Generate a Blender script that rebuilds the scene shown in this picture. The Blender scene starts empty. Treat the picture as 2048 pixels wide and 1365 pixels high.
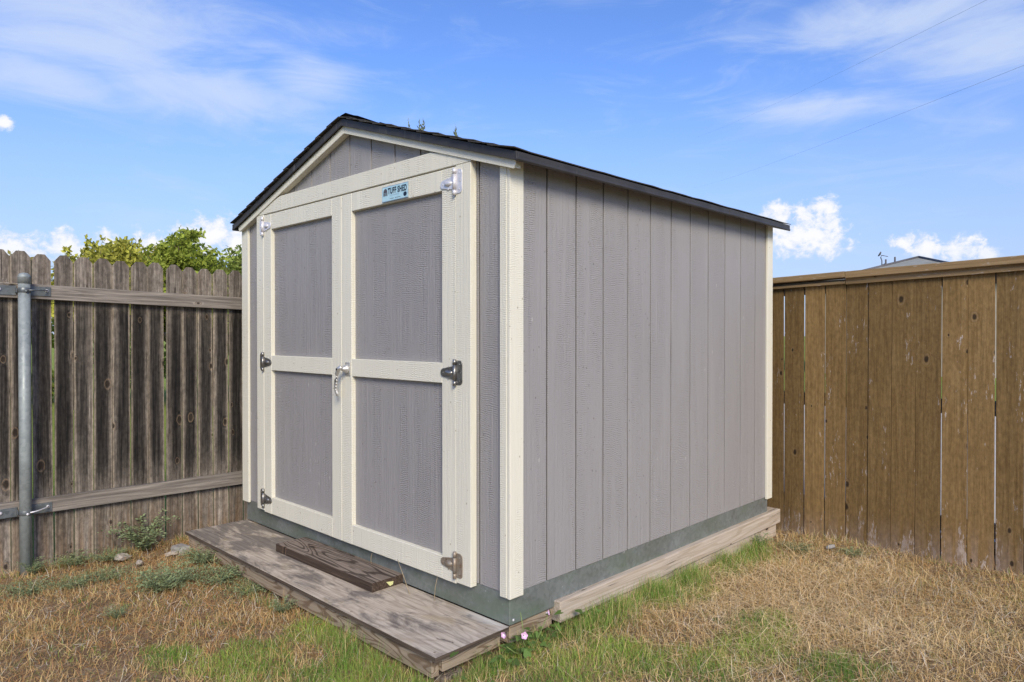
import bpy, bmesh, math, random
import numpy as np
from mathutils import Vector, Matrix

random.seed(7)
rng = np.random.default_rng(7)
R = math.radians
scene = bpy.context.scene
COL = scene.collection
GZ = 0.24            # height of the shed's lowest trim edge above the ground

# ------------------------------------------------------------------ camera
cd = bpy.data.cameras.new('camera')
cam = bpy.data.objects.new('camera', cd)
COL.objects.link(cam)
cam.location = (1.976, -2.019, 1.080 + GZ)
cam.rotation_euler = (R(90 - 0.498), 0, R(44.213))
cd.sensor_width = 36
cd.lens = 24.447
cd.clip_start = 0.05
cd.clip_end = 2000
scene.camera = cam

# ------------------------------------------------------------------ node helper
class NT:
    def __init__(self, tree):
        self.t = tree; self.n = tree.nodes; self.l = tree.links
    def new(self, typ, **kw):
        n = self.n.new(typ)
        for k, v in kw.items(): setattr(n, k, v)
        return n
    def put(self, sock, v):
        if hasattr(v, 'is_output'): self.l.new(v, sock)
        elif v is not None:
            if isinstance(v, (tuple, list)) and len(v) == 3 and sock.type == 'RGBA': v = (*v, 1)
            sock.default_value = v
    def math(self, op, a, b=None, c=None, clamp=False):
        n = self.new('ShaderNodeMath', operation=op); n.use_clamp = clamp
        self.put(n.inputs[0], a)
        if b is not None: self.put(n.inputs[1], b)
        if c is not None: self.put(n.inputs[2], c)
        return n.outputs[0]
    def add(self, a, b): return self.math('ADD', a, b)
    def mul(self, a, b): return self.math('MULTIPLY', a, b)
    def sub(self, a, b): return self.math('SUBTRACT', a, b)
    def ss(self, x, lo, hi, a=0.0, b=1.0):
        n = self.new('ShaderNodeMapRange', interpolation_type='SMOOTHSTEP')
        for i, v in enumerate((x, lo, hi, a, b)): self.put(n.inputs[i], v)
        return n.outputs[0]
    def noise(self, vec, scale=1.0, detail=3.0, rough=0.55, dist=0.0, dim='3D'):
        n = self.new('ShaderNodeTexNoise', noise_dimensions=dim)
        self.put(n.inputs['Vector'], vec)
        self.put(n.inputs['Scale'], scale); self.put(n.inputs['Detail'], detail)
        self.put(n.inputs['Roughness'], rough); self.put(n.inputs['Distortion'], dist)
        return n.outputs[0]
    def voro(self, vec, scale=1.0, feature='F1', out='Distance', dim='3D', rnd=1.0):
        n = self.new('ShaderNodeTexVoronoi', feature=feature, voronoi_dimensions=dim)
        self.put(n.inputs['Vector'], vec); self.put(n.inputs['Scale'], scale)
        self.put(n.inputs['Randomness'], rnd)
        return n.outputs[out]
    def sep(self, v):
        n = self.new('ShaderNodeSeparateXYZ'); self.put(n.inputs[0], v); return n.outputs
    def comb(self, x=0.0, y=0.0, z=0.0):
        n = self.new('ShaderNodeCombineXYZ')
        for i, v in enumerate((x, y, z)): self.put(n.inputs[i], v)
        return n.outputs[0]
    def scale(self, v, s, off=None):
        n = self.new('ShaderNodeMapping'); self.put(n.inputs['Vector'], v)
        n.inputs['Scale'].default_value = s
        if off is not None: self.put(n.inputs['Location'], off)
        return n.outputs[0]
    def mix(self, f, a, b, blend='MIX'):
        n = self.new('ShaderNodeMix', data_type='RGBA', blend_type=blend)
        self.put(n.inputs[0], f); self.put(n.inputs[6], a); self.put(n.inputs[7], b)
        return n.outputs[2]
    def ramp(self, f, stops):
        n = self.new('ShaderNodeValToRGB'); self.put(n.inputs[0], f)
        e = n.color_ramp.elements
        while len(e) < len(stops): e.new(0.5)
        for i, (p, c) in enumerate(stops):
            e[i].position = p; e[i].color = (*c, 1)
        return n.outputs[0]
    def bump(self, h, strength=0.3, dist=0.01, normal=None):
        n = self.new('ShaderNodeBump'); self.put(n.inputs['Height'], h)
        n.inputs['Strength'].default_value = strength; n.inputs['Distance'].default_value = dist
        if normal is not None: self.put(n.inputs['Normal'], normal)
        return n.outputs[0]

def material(name):
    m = bpy.data.materials.new(name); m.use_nodes = True
    t = NT(m.node_tree)
    b = m.node_tree.nodes['Principled BSDF']
    b.inputs['Specular IOR Level'].default_value = 0.3
    t.b = b
    t.obj = t.new('ShaderNodeTexCoord').outputs['Object']
    t.rnd = t.new('ShaderNodeObjectInfo').outputs['Random']
    t.geo = t.new('ShaderNodeNewGeometry')
    return m, t

# ------------------------------------------------------------------ world: sky with clouds
SUN_EL, SUN_AZ = 33.0, 124.0      # azimuth clockwise from +Y
w = bpy.data.worlds.new('World'); scene.world = w; w.use_nodes = True
t = NT(w.node_tree)
bg = w.node_tree.nodes['Background']
sky = t.new('ShaderNodeTexSky', sky_type='NISHITA')
sky.sun_disc = False
sky.sun_elevation = R(SUN_EL); sky.sun_rotation = R(SUN_AZ)
sky.altitude = 0; sky.air_density = 1.0; sky.dust_density = 0.6; sky.ozone_density = 2.2
hs = t.new('ShaderNodeHueSaturation'); hs.inputs['Saturation'].default_value = 1.08
hs.inputs['Value'].default_value = 1.0
t.put(hs.inputs['Color'], sky.outputs[0])
d = t.new('ShaderNodeTexCoord').outputs['Generated']
nrm = t.new('ShaderNodeVectorMath', operation='NORMALIZE'); t.put(nrm.inputs[0], d)
dx, dy, dz = t.sep(nrm.outputs[0])
az = t.math('ARCTAN2', dx, dy)
el = t.math('ARCSINE', dz)
ae = t.comb(az, el, 0.0)
# high thin cirrus: streaks in a plane overhead plus larger soft sheets
wisp = t.noise(t.scale(ae, (5.0, 16.0, 1)), 1.0, 7, 0.62, 0.9)
rot = t.new('ShaderNodeMapping'); t.put(rot.inputs['Vector'], ae)
rot.inputs['Rotation'].default_value = (0, 0, R(16)); rot.inputs['Scale'].default_value = (3.5, 16, 1)
wisp2 = t.noise(rot.outputs[0], 1.0, 6, 0.6, 1.2)
soft = t.noise(ae, 3.2, 3, 0.5, 0.3)
def blob(a, e, ra, re):
    x = t.mul(t.sub(az, a), 1.0 / ra); y = t.mul(t.sub(el, e), 1.0 / re)
    q = t.add(t.mul(x, x), t.mul(y, y))
    return t.math('POWER', 2.718, t.mul(q, -1.0))
def total(fs):
    r = fs[0]
    for f in fs[1:]: r = t.math('MAXIMUM', r, f)
    return r
sheet = total([blob(-1.30, 0.36, .20, .075), blob(-1.20, 0.31, .17, .034), blob(-1.36, 0.30, .11, .028),
               blob(-1.05, .34, .08, .03), blob(-.17, .335, .15, .045), blob(-.26, .38, .16, .035),
               blob(-.36, .29, .12, .02)])
cir = t.mul(t.ss(t.add(t.mul(t.add(t.mul(wisp, .55), t.mul(wisp2, .45)), 1.15), t.mul(sheet, .36)), .56, 1.02), 0.80)
cir = t.math('MAXIMUM', cir, t.mul(t.ss(t.add(wisp2, t.mul(soft, .5)), .76, 1.1), .45))
tint = t.mix(1.0, hs.outputs[0], (.50, .575, .80), 'MULTIPLY')     # clear, slightly violet summer blue
haze = t.ss(el, .38, .02, 0.0, .70)
c1 = t.mix(haze, tint, (1.68, 1.96, 2.76))
c2 = t.mix(cir, c1, (2.35, 2.75, 3.55))
# fair-weather cumulus low over the horizon, all the way round
P = [(-1.392,.100,.034),(-1.342,.106,.030),(-1.293,.112,.024),(-1.251,.108,.030),(-1.175,.132,.036),(-1.150,.122,.038),
     (-1.195,.118,.034),(-.404,.156,.027),(-.379,.161,.019),(-.352,.168,.020),(-.346,.146,.018),(-.386,.128,.036),(-.345,.122,.030),
     (-.258,.117,.015),(-.236,.106,.022),(-.200,.100,.024),(-.170,.092,.015),(-1.401,.242,.010)]
n1 = t.noise(t.scale(ae, (1, 1.15, 1)), 48.0, 8, 0.66, 0.25)
n2 = t.noise(ae, 13.0, 2, 0.5)
lump = t.add(t.mul(t.sub(n1, .5), 2.6), t.mul(t.sub(n2, .5), .7))
fs = []
for a, e, r in P:
    x = t.mul(t.sub(az, a), .82 / r); y = t.mul(t.sub(el, e), 1.12 / r)
    fs.append(t.sub(1.0, t.math('SQRT', t.add(t.mul(x, x), t.mul(y, y)))))
f = total(fs)
out = t.math('MAXIMUM', t.ss(az, -.05, .12), t.ss(az, -1.5, -1.65))          # the rest of the horizon, outside the view
band = t.mul(t.sub(1.0, t.math('ABSOLUTE', t.mul(t.sub(el, .10), 14.0))), .8)
row = t.sub(t.add(band, t.mul(t.sub(t.noise(t.comb(az, 0.0, 0.0), 9.0, 2), .56), 4.0)), t.mul(t.sub(1.0, out), 9.0))
f = t.math('MAXIMUM', f, t.math('MINIMUM', row, .7))
dens = t.ss(t.add(f, lump), .0, .62)
dens = t.mul(dens, t.ss(el, .045, .12, .35, 1.0))
body = t.ss(t.add(f, t.mul(lump, 1.3)), .0, 1.0)
ccol = t.mix(body, (2.65, 2.95, 3.55), (3.75, 3.72, 3.72))
c3 = t.mix(t.mul(dens, .95), c2, ccol)
t.put(bg.inputs[0], c3)
bg.inputs[1].default_value = 0.11

# ------------------------------------------------------------------ sun and exposure
sd = bpy.data.lights.new('sun', 'SUN'); sun = bpy.data.objects.new('sun', sd); COL.objects.link(sun)
sd.energy = 1.5; sd.angle = R(22); sd.color = (1.0, .90, .70)
sdir = Vector((math.sin(R(SUN_AZ)) * math.cos(R(SUN_EL)), math.cos(R(SUN_AZ)) * math.cos(R(SUN_EL)), math.sin(R(SUN_EL))))
sun.rotation_euler = sdir.to_track_quat('Z', 'Y').to_euler()
sun.location = sdir * 30
vs = scene.view_settings
vs.view_transform = 'Standard'; vs.look = 'None'; vs.gamma = 1.0; vs.use_curve_mapping = False
vs.exposure = 1.3
scene.render.engine = 'CYCLES'
scene.cycles.use_denoising = True
scene.cycles.max_bounces = 6

# ------------------------------------------------------------------ materials
def painted(name, base, dot, grain=0.5):
    """composite siding embossed like rough-sawn cedar, painted: wavy cross ripples between smoother strands"""
    m, t = material(name)
    off = t.comb(t.mul(t.rnd, 37.0), t.mul(t.rnd, 11.0), t.mul(t.rnd, 53.0))
    v = t.new('ShaderNodeVectorMath', operation='ADD'); t.put(v.inputs[0], t.obj); t.put(v.inputs[1], off)
    v = v.outputs[0]
    vx, vy, vz = t.sep(v)
    warp = t.noise(t.scale(v, (26, 26, 14)), 1.0, 3, .55, .6)
    warp2 = t.noise(t.scale(v, (7, 7, 3)), 1.0, 2, .5)
    ph = t.add(t.mul(vz, 700.0), t.add(t.mul(warp, 17.0), t.mul(warp2, 22.0)))
    rip = t.math('SINE', ph)
    brk = t.noise(t.scale(v, (70, 70, 120)), 1.0, 3, .6)
    zone = t.noise(t.scale(v, (11, 11, .9)), 1.0, 3, .55, .5)
    amt = t.mul(t.ss(zone, .40, .58), t.ss(brk, .36, .58))
    vert = t.noise(t.scale(v, (85, 85, 2.6)), 1.0, 4, .62, .5)
    fine = t.noise(t.scale(v, (150, 150, 190)), 1.0, 3, .6)
    big = t.noise(t.scale(v, (2.2, 2.2, 1.2)), 1.0, 4, .6)
    h = t.add(t.mul(rip, t.mul(amt, .38)), t.add(t.mul(vert, 1.5), t.mul(fine, .7)))
    col = t.mix(t.mul(t.ss(vert, .40, .68), .13), base, tuple(c * .76 for c in base))
    col = t.mix(t.mul(t.mul(t.ss(rip, .1, 1.0), amt), .26), col, tuple(min(1, c * 1.22 + .01) for c in base))
    col = t.mix(t.mul(t.mul(t.ss(rip, -.1, -1.0), amt), .20), col, tuple(c * .70 for c in base))
    col = t.mix(t.mul(t.ss(big, .44, .70), .20), col, tuple(c * .82 for c in base))
    pale = t.noise(t.scale(v, (13, 13, .5)), 1.0, 4, .6)
    col = t.mix(t.mul(t.ss(pale, .56, .78), .22), col, tuple(min(1, c * 1.3 + .04) for c in base))
    sv = t.scale(v, (1, 1, .8))
    sp = t.add(t.voro(sv, 26.0), t.math('GREATER_THAN', t.sep(t.voro(sv, 26.0, out='Color'))[0], .22))
    col = t.mix(t.mul(t.ss(sp, .13, .06), .75), col, dot)
    sv2 = t.scale(v, (1, 1, .45))
    sp2 = t.add(t.voro(sv2, 21.0), t.math('GREATER_THAN', t.sep(t.voro(sv2, 21.0, out='Color'))[1], .2))
    col = t.mix(t.mul(t.ss(sp2, .12, .05), .4), col, (.6, .57, .53))
    t.put(t.b.inputs['Base Color'], col)
    if name.startswith('mauve'):          # mud splashed up from the ground, and dust settled low down
        oz = t.sep(t.obj)[2]
        mud = t.mul(t.ss(oz, .30, .0), t.ss(t.noise(t.scale(v, (14, 14, 5)), 1.0, 5, .7), .42, .66))
        col = t.mix(t.mul(mud, .34), col, (.33, .285, .225))
    t.b.inputs['Roughness'].default_value = .58
    t.put(t.b.inputs['Normal'], t.bump(h, grain, .0045))
    return m
M_grey = painted('mauve_grey_paint', (.320, .303, .297), (.16, .14, .14), .62)
M_cream = painted('cream_paint', (.745, .710, .590), (.36, .31, .22), .42)

def dark_metal(name, base, rough=.5, metallic=.0):
    m, t = material(name)
    n = t.noise(t.scale(t.obj, (6, 6, 6)), 1.0, 5, .6)
    n2 = t.noise(t.scale(t.obj, (60, 60, 8)), 1.0, 3, .6)
    col = t.mix(t.ss(n, .35, .7), base, tuple(c * .68 for c in base))
    col = t.mix(t.mul(t.ss(n2, .62, .75), .35), col, (.30, .28, .26))
    t.put(t.b.inputs['Base Color'], col)
    t.b.inputs['Roughness'].default_value = rough; t.b.inputs['Metallic'].default_value = metallic
    return m
M_drip = dark_metal('drip_edge_paint', (.050, .046, .045), .48)
M_shingle, t = material('asphalt_shingle')
g = t.noise(t.obj, 160.0, 2, .7); g2 = t.noise(t.obj, 7.0, 4)
t.put(t.b.inputs['Base Color'], t.mix(t.ss(g2, .4, .7), t.ramp(g, [(.3, (.018, .018, .019)), (.7, (.085, .08, .078))]), (.07, .062, .052)))
t.b.inputs['Roughness'].default_value = .95
t.put(t.b.inputs['Normal'], t.bump(g, .7, .004))

def galv(name, base, rough, metallic, green=0.0, scale=1.0):
    m, t = material(name)
    n = t.noise(t.scale(t.obj, (5 * scale, 5 * scale, 9 * scale)), 1.0, 6, .65, .5)
    sp = t.voro(t.obj, 60.0, out='Color')
    s = t.sep(sp)[0]
    col = t.mix(t.ss(n, .30, .72), tuple(c * .88 for c in base), tuple(min(1, c * 1.12) for c in base))
    col = t.mix(.06, col, t.comb(s, s, s))
    if green:  # grass reflection painted into the metal as green patches
        gn = t.noise(t.scale(t.obj, (2.2, 2.2, 7)), 1.0, 5, .65)
        col = t.mix(t.mul(t.ss(gn, .42, .70), green), col, (.17, .22, .145))
    wp = t.noise(t.obj, 38.0, 3, .6)
    col = t.mix(t.mul(t.ss(wp, .68, .78), .6), col, (.62, .62, .60))
    t.put(t.b.inputs['Base Color'], col)
    t.put(t.b.inputs['Roughness'], t.ss(n, .3, .7, rough - .1, rough + .15))
    t.b.inputs['Metallic'].default_value = metallic
    t.put(t.b.inputs['Normal'], t.bump(t.noise(t.obj, 4.0, 2), .25, .02))
    return m
M_skirt = galv('galvanised_skirt', (.22, .242, .232), .45, .45, .6)
M_post = galv('galvanised_post', (.265, .295, .29), .52, .25, 0, 1.5)
M_strap = galv('zinc_strap', (.13, .145, .15), .5, .5)
M_steel_pale = galv('pale_zinc', (.72, .70, .72), .38, .35, 0, 4)
M_steel_dark = galv('dark_steel', (.27, .26, .245), .33, .85, 0, 4)
M_chrome = galv('worn_nickel', (.66, .64, .60), .38, .7, 0, 4)
M_rust, t = material('rusty_hinge_metal')
n = t.noise(t.obj, 45.0, 5, .6)
t.put(t.b.inputs['Base Color'], t.ramp(n, [(.3, (.36, .33, .28)), (.54, (.31, .25, .19)), (.72, (.21, .14, .09))]))
t.b.inputs['Metallic'].default_value = .45; t.b.inputs['Roughness'].default_value = .5

def old_wood(name, kind):
    """boards: x across the width, z along the length, both in metres, centred in x"""
    m, t = material(name)
    x, y, z = t.sep(t.obj)
    s0 = t.mul(t.rnd, 91.0)
    s = t.add(s0, t.mul(y, 9.0))
    sy = t.add(s0, t.mul(y, 75.0))
    kx, kz = t.add(t.mul(x, 9.0), t.mul(s0, 3.1)), t.add(t.mul(z, 5.2), t.mul(s0, 1.7))
    kv = t.comb(t.add(kx, t.mul(t.noise(t.obj, 40.0, 2), .06)), kz, 0.0)
    kd0 = t.voro(kv, 1.0, dim='2D')
    kc = t.sep(t.voro(kv, 1.0, out='Color', dim='2D'))
    kd = t.add(t.math('DIVIDE', kd0, t.ss(kc[1], 0.0, 1.0, .45, 1.25)), t.math('GREATER_THAN', kc[0], {'weathered': .32, 'stained': .22}.get(kind, .15)))
    knot = t.ss(kd, .115, .060)
    halo = t.ss(kd, .32, .08)
    bend = t.mul(halo, .25)
    v = t.comb(t.add(t.mul(x, 75.0), s0), t.add(sy, bend), t.add(t.mul(z, 2.1), t.mul(bend, 5.0)))
    fine = t.noise(v, 1.0, 6, .68, .35)
    low = t.noise(t.comb(t.add(t.mul(x, 7.0), s), s, t.mul(z, .75)), 1.0, 3, .5, .3)
    rings = t.math('SINE', t.mul(t.add(low, t.mul(halo, .12)), 62.0))
    broad = t.noise(t.comb(t.add(t.mul(x, 26.0), s), t.mul(s, 2.0), t.mul(z, .8)), 1.0, 4, .6)
    ex = t.math('ABSOLUTE', x)
    if kind == 'weathered':
        col = t.ramp(fine, [(.30, (.058, .049, .042)), (.5, (.165, .139, .115)), (.70, (.320, .277, .232))])
        col = t.mix(t.mul(t.ss(rings, .2, .9), .22), col, (.07, .052, .042))
        warm = t.ss(broad, .55, .75)
        col = t.mix(t.mul(warm, .4), col, (.13, .088, .060))
        # black weather stain between the two rails, down the middle of each board
        vert = t.mul(t.ss(z, .34, .62), t.ss(z, 1.60, 1.46))
        r2 = t.math('FRACT', t.mul(t.rnd, 7.31)); r3 = t.math('FRACT', t.mul(t.rnd, 13.7))
        lop = t.add(t.mul(t.sub(r2, .5), .026), t.mul(t.sub(t.noise(t.comb(s0, s0, t.mul(z, 1.4)), 1.0, 2), .5), .035))
        edge = t.mul(t.sub(t.noise(t.comb(t.add(t.mul(x, 22.0), s0), s0, t.mul(z, 1.6)), 1.0, 5, .62), .5), .024)
        lane = t.ss(t.add(t.math('ABSOLUTE', t.add(x, lop)), edge), t.add(.036, t.mul(r3, .014)), .020)
        st = t.mul(t.mul(vert, lane), t.ss(r3, 0.0, .25, .7, 1.0))
        belt = t.mul(vert, t.ss(broad, .30, .55, .35, .75))
        col = t.mix(t.mul(belt, .55), col, t.mix(t.ss(fine, .36, .68), (.035, .030, .026), (.125, .107, .088)))
        col = t.mix(t.mul(st, .93), col, t.mix(t.ss(fine, .36, .70), (.009, .009, .0095), (.046, .039, .033)))
        col = t.mix(t.mul(t.mul(t.ss(z, .40, .06), t.ss(broad, .36, .62)), .5), col, (.24, .145, .075))
        col = t.mix(t.mul(t.ss(ex, .037, .044), t.ss(fine, .3, .6, .25, .7)), col, (.31, .255, .19))
        bump = .75
    elif kind == 'rail':
        col = t.ramp(fine, [(.28, (.090, .079, .070)), (.5, (.235, .205, .178)), (.74, (.43, .375, .32))])
        col = t.mix(t.mul(t.ss(rings, .3, .95), .25), col, (.09, .070, .058))
        col = t.mix(t.mul(t.ss(broad, .52, .7), .55), col, (.085, .083, .083))
        bump = .7
    elif kind == 'stained':
        col = t.ramp(fine, [(.22, (.138, .085, .033)), (.5, (.208, .131, .053)), (.8, (.280, .188, .086))])
        col = t.mix(t.mul(t.ss(rings, .5, .98), .22), col, (.105, .055, .020))
        col = t.mix(t.mul(t.ss(broad, .50, .72), .35), col, (.150, .098, .042))
        peel = t.noise(t.comb(t.add(t.mul(x, 75.0), s), s, t.mul(z, 17.0)), 1.0, 5, .72, .2)
        zone = t.noise(t.comb(t.add(t.mul(x, 13.0), s), t.mul(s, 3.0), t.mul(z, 2.3)), 1.0, 2, .5)
        foot = t.ss(z, .34, .04)
        lvl = t.sub(t.sub(.80, t.mul(t.ss(zone, .40, .66), .225)), t.mul(foot, .17))
        pk = t.ss(t.sub(peel, lvl), .0, .045)
        col = t.mix(t.mul(pk, .8), col, t.ramp(fine, [(.3, (.26, .215, .185)), (.7, (.56, .49, .45))]))
        col = t.mix(t.mul(t.mul(foot, t.ss(broad, .36, .58)), .72), col, (.28, .205, .155))
        bump = .45
    elif kind == 'cap':
        col = t.ramp(fine, [(.25, (.175, .112, .052)), (.5, (.285, .190, .095)), (.8, (.40, .285, .155))])
        col = t.mix(t.mul(t.ss(broad, .50, .70), .45), col, (.30, .235, .165))
        peel = t.noise(t.comb(t.add(t.mul(x, 75.0), s0), s, t.mul(z, 14.0)), 1.0, 5, .72, .2)
        col = t.mix(t.mul(t.ss(peel, .60, .66), .7), col, (.45, .39, .33))
        bump = .6
    elif kind == 'front':      # treated pine, bold flame grain; length runs along z too
        low2 = t.noise(t.comb(t.add(t.mul(x, 11.0), s), s, t.mul(z, 1.9)), 1.0, 2, .5, .5)
        rg = t.math('SINE', t.mul(low2, 70.0))
        col = t.ramp(fine, [(.25, (.250, .195, .135)), (.55, (.37, .295, .215)), (.8, (.46, .375, .285))])
        col = t.mix(t.mul(t.ss(rg, .1, .95), .80), col, (.150, .098, .058))
        col = t.mix(t.mul(t.ss(broad, .5, .75), .4), col, (.20, .155, .11))
        bump = .6
    elif kind == 'plank':
        low2 = t.noise(t.comb(t.add(t.mul(x, 8.0), s), s, t.mul(z, 1.25)), 1.0, 2, .5, .4)
        rg = t.math('SINE', t.mul(low2, 85.0))
        col = t.ramp(fine, [(.25, (.105, .082, .066)), (.5, (.24, .19, .152)), (.75, (.38, .31, .255))])
        col = t.mix(t.mul(t.ss(rg, .0, .9), .75), col, (.035, .023, .018))
        bump = .8
    elif kind == 'side':  # plank wood again, darkened: side shading painted into the colour
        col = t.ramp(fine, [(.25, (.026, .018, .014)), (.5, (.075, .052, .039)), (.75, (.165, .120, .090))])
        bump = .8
    elif kind == 'timber':
        low2 = t.noise(t.comb(t.add(t.mul(x, 10.0), s), s, t.mul(z, .8)), 1.0, 2, .5, .4)
        rg = t.math('SINE', t.mul(low2, 60.0))
        col = t.ramp(fine, [(.25, (.37, .305, .24)), (.55, (.505, .425, .345)), (.8, (.60, .525, .45))])
        col = t.mix(t.mul(t.ss(rg, .2, .95), .38), col, (.30, .225, .145))
        col = t.mix(t.mul(t.ss(broad, .55, .75), .4), col, (.33, .27, .21))
        bump = .5
    col = t.mix(t.mul(knot, .9), col, (.030, .021, .015))
    ring = t.mul(t.ss(kd, .17, .13), t.ss(kd, .10, .13))
    col = t.mix(t.mul(ring, .45), col, (.24, .165, .10))
    crack = t.noise(t.comb(t.add(t.mul(x, 60.0), t.mul(s, 5.0)), s, t.mul(z, 1.0)), 1.0, 2, .5)
    cr = t.ss(t.math('ABSOLUTE', t.sub(crack, .5)), .012, .003)
    cr = t.mul(cr, t.ss(t.noise(t.comb(s0, s0, t.mul(z, 2.0)), 1.0, 2), .52, .60))
    if kind != 'stained': col = t.mix(t.mul(cr, .8), col, (.025, .019, .015))
    if kind == 'weathered' or kind == 'stained':
        tone = t.math('FRACT', t.mul(t.rnd, 17.3))
        hsv = t.new('ShaderNodeHueSaturation'); t.put(hsv.inputs['Color'], col)
        mott = t.noise(t.comb(t.add(t.mul(x, 60.0), s0), sy, t.mul(z, 30.0)), 1.0, 5, .7)
        t.put(hsv.inputs['Value'], t.mul(t.ss(tone, 0.0, 1.0, .80, 1.16), t.ss(mott, .30, .70, *((.68, 1.34) if kind == 'weathered' else (.80, 1.20))))); col = hsv.outputs[0]
    t.put(t.b.inputs['Base Color'], col)
    t.b.inputs['Roughness'].default_value = .85
    t.b.inputs['Specular IOR Level'].default_value = .15
    h = t.sub(t.add(fine, t.mul(rings, .08)), t.mul(t.add(knot, cr), .5))
    t.put(t.b.inputs['Normal'], t.bump(h, bump, .004))
    return m
M_weath = old_wood('weathered_cedar', 'weathered')
M_rail = old_wood('grey_rail_wood', 'rail')
M_stain = old_wood('brown_stained_wood', 'stained')
M_cap = old_wood('worn_stained_cap', 'cap')
M_front = old_wood('treated_pine', 'front')
M_plank = old_wood('dark_plank_wood', 'plank')
M_plankshade = old_wood('shaded_plank_side', 'side')
M_timber = old_wood('pale_timber', 'timber')

M_deck, t = material('weathered_plywood')      # x along the sheet
x, y, z = t.sep(t.obj)
fine = t.noise(t.scale(t.obj, (3.0, 70, 70)), 1.0, 6, .68, .3)
low = t.noise(t.scale(t.obj, (1.7, 7.5, 1)), 1.0, 2, .5, .6)
rg = t.math('SINE', t.mul(low, 48.0))
col = t.ramp(fine, [(.28, (.285, .235, .185)), (.5, (.50, .42, .33)), (.74, (.67, .58, .47))])
col = t.mix(t.mul(t.ss(rg, .2, .95), .30), col, (.21, .150, .105))
bl = t.noise(t.scale(t.obj, (3.4, 8, 1)), 1.0, 6, .7, .5)
left = t.ss(x, .9, -1.0, .0, .14)
col = t.mix(t.mul(t.ss(t.add(bl, left), .50, .66), .80), col, t.ramp(fine, [(.3, (.075, .063, .056)), (.7, (.20, .175, .155))]))
bl2 = t.noise(t.scale(t.obj, (7, 22, 1), (5, 3, 0)), 1.0, 5, .7, .4)
col = t.mix(t.mul(t.ss(bl2, .63, .74), .85), col, (.045, .038, .034))
bl3 = t.noise(t.scale(t.obj, (4, 10, 1), (9, 1, 0)), 1.0, 3, .6, .4)
col = t.mix(t.mul(t.ss(bl3, .58, .72), .45), col, (.40, .315, .19))
wht = t.mul(t.ss(y, .12, .19), t.ss(x, .80, 1.1))
col = t.mix(t.mul(wht, t.ss(bl, .4, .55, .2, .8)), col, (.62, .60, .57))
t.put(t.b.inputs['Base Color'], col)
t.b.inputs['Roughness'].default_value = .85
t.put(t.b.inputs['Normal'], t.bump(t.add(fine, t.mul(rg, .06)), .55, .004))

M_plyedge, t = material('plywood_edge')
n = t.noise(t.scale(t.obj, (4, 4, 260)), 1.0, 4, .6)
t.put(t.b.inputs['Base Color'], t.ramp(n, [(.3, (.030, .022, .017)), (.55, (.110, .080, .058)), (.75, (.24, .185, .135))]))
t.b.inputs['Roughness'].default_value = .9
M_blue, t = material('sign_blue')
n = t.noise(t.obj, 40.0, 4)
t.put(t.b.inputs['Base Color'], t.mix(t.ss(n, .4, .7), (.40, .63, .72), (.52, .72, .78)))
t.b.inputs['Roughness'].default_value = .45
def plain(name, c, rough=.6, metallic=0.0, var=.2, sc=30.0):
    m, t = material(name)
    n = t.noise(t.obj, sc, 4, .6)
    t.put(t.b.inputs['Base Color'], t.mix(t.ss(n, .35, .7), tuple(v * (1 - var) for v in c), tuple(min(1, v * (1 + var)) for v in c)))
    t.b.inputs['Roughness'].default_value = rough; t.b.inputs['Metallic'].default_value = metallic
    return m
M_navy = plain('navy_print', (.016, .032, .060))
M_brownprint = plain('brown_print', (.11, .10, .12))
M_alu = plain('aluminium_rim', (.42, .50, .55), .35, .6)
M_black = plain('dark_gap', (.012, .011, .010), .9)
M_inner = plain('raw_board', (.16, .13, .10), .9)
M_conc = plain('pale_concrete', (.33, .31, .285), .9, 0, .25, 18)
M_stone = plain('chalky_stone', (.42, .36, .30), .9, 0, .3, 30)
M_tag = plain('yellow_tag', (.70, .70, .32), .6, 0, .25, 200)
M_cable = plain('grey_cable', (.22, .24, .28), .6)
M_roofgrey = plain('house_shingle', (.30, .30, .26), .9, 0, .12, 2.0)
M_roofedge = plain('house_ridge', (.12, .115, .12), .9, 0, .12, 2.0)
M_wallhouse = plain('house_wall', (.40, .34, .28), .9, 0, .1, 2.0)
M_stem = plain('green_stem', (.20, .26, .08), .7)
M_pink = plain('bindweed_petal', (.72, .42, .62), .6, 0, .15, 60)
M_white = plain('petal_throat', (.80, .68, .76), .6, 0, .1, 60)

def leafmat(name, stops, trans=.25):
    """leaves and blades: colour carried per blade, a little light through"""
    m, t = material(name)
    at = t.new('ShaderNodeAttribute', attribute_name='col')
    t.put(t.b.inputs['Base Color'], at.outputs['Color'])
    t.b.inputs['Roughness'].default_value = .65
    t.b.inputs['Specular IOR Level'].default_value = .2
    tr = t.new('ShaderNodeBsdfTranslucent'); t.put(tr.inputs[0], at.outputs['Color'])
    mx = t.new('ShaderNodeMixShader'); mx.inputs[0].default_value = trans
    t.l.new(t.b.outputs[0], mx.inputs[1]); t.l.new(tr.outputs[0], mx.inputs[2])
    t.l.new(mx.outputs[0], m.node_tree.nodes['Material Output'].inputs[0])
    return m
M_blade = leafmat('grass_blade', None, .2)
M_leaf = leafmat('tree_leaf', None, .35)
M_weed = leafmat('weed_leaf', None, .2)
M_bark = plain('bark', (.13, .10, .075), .9, 0, .3, 12)

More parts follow.
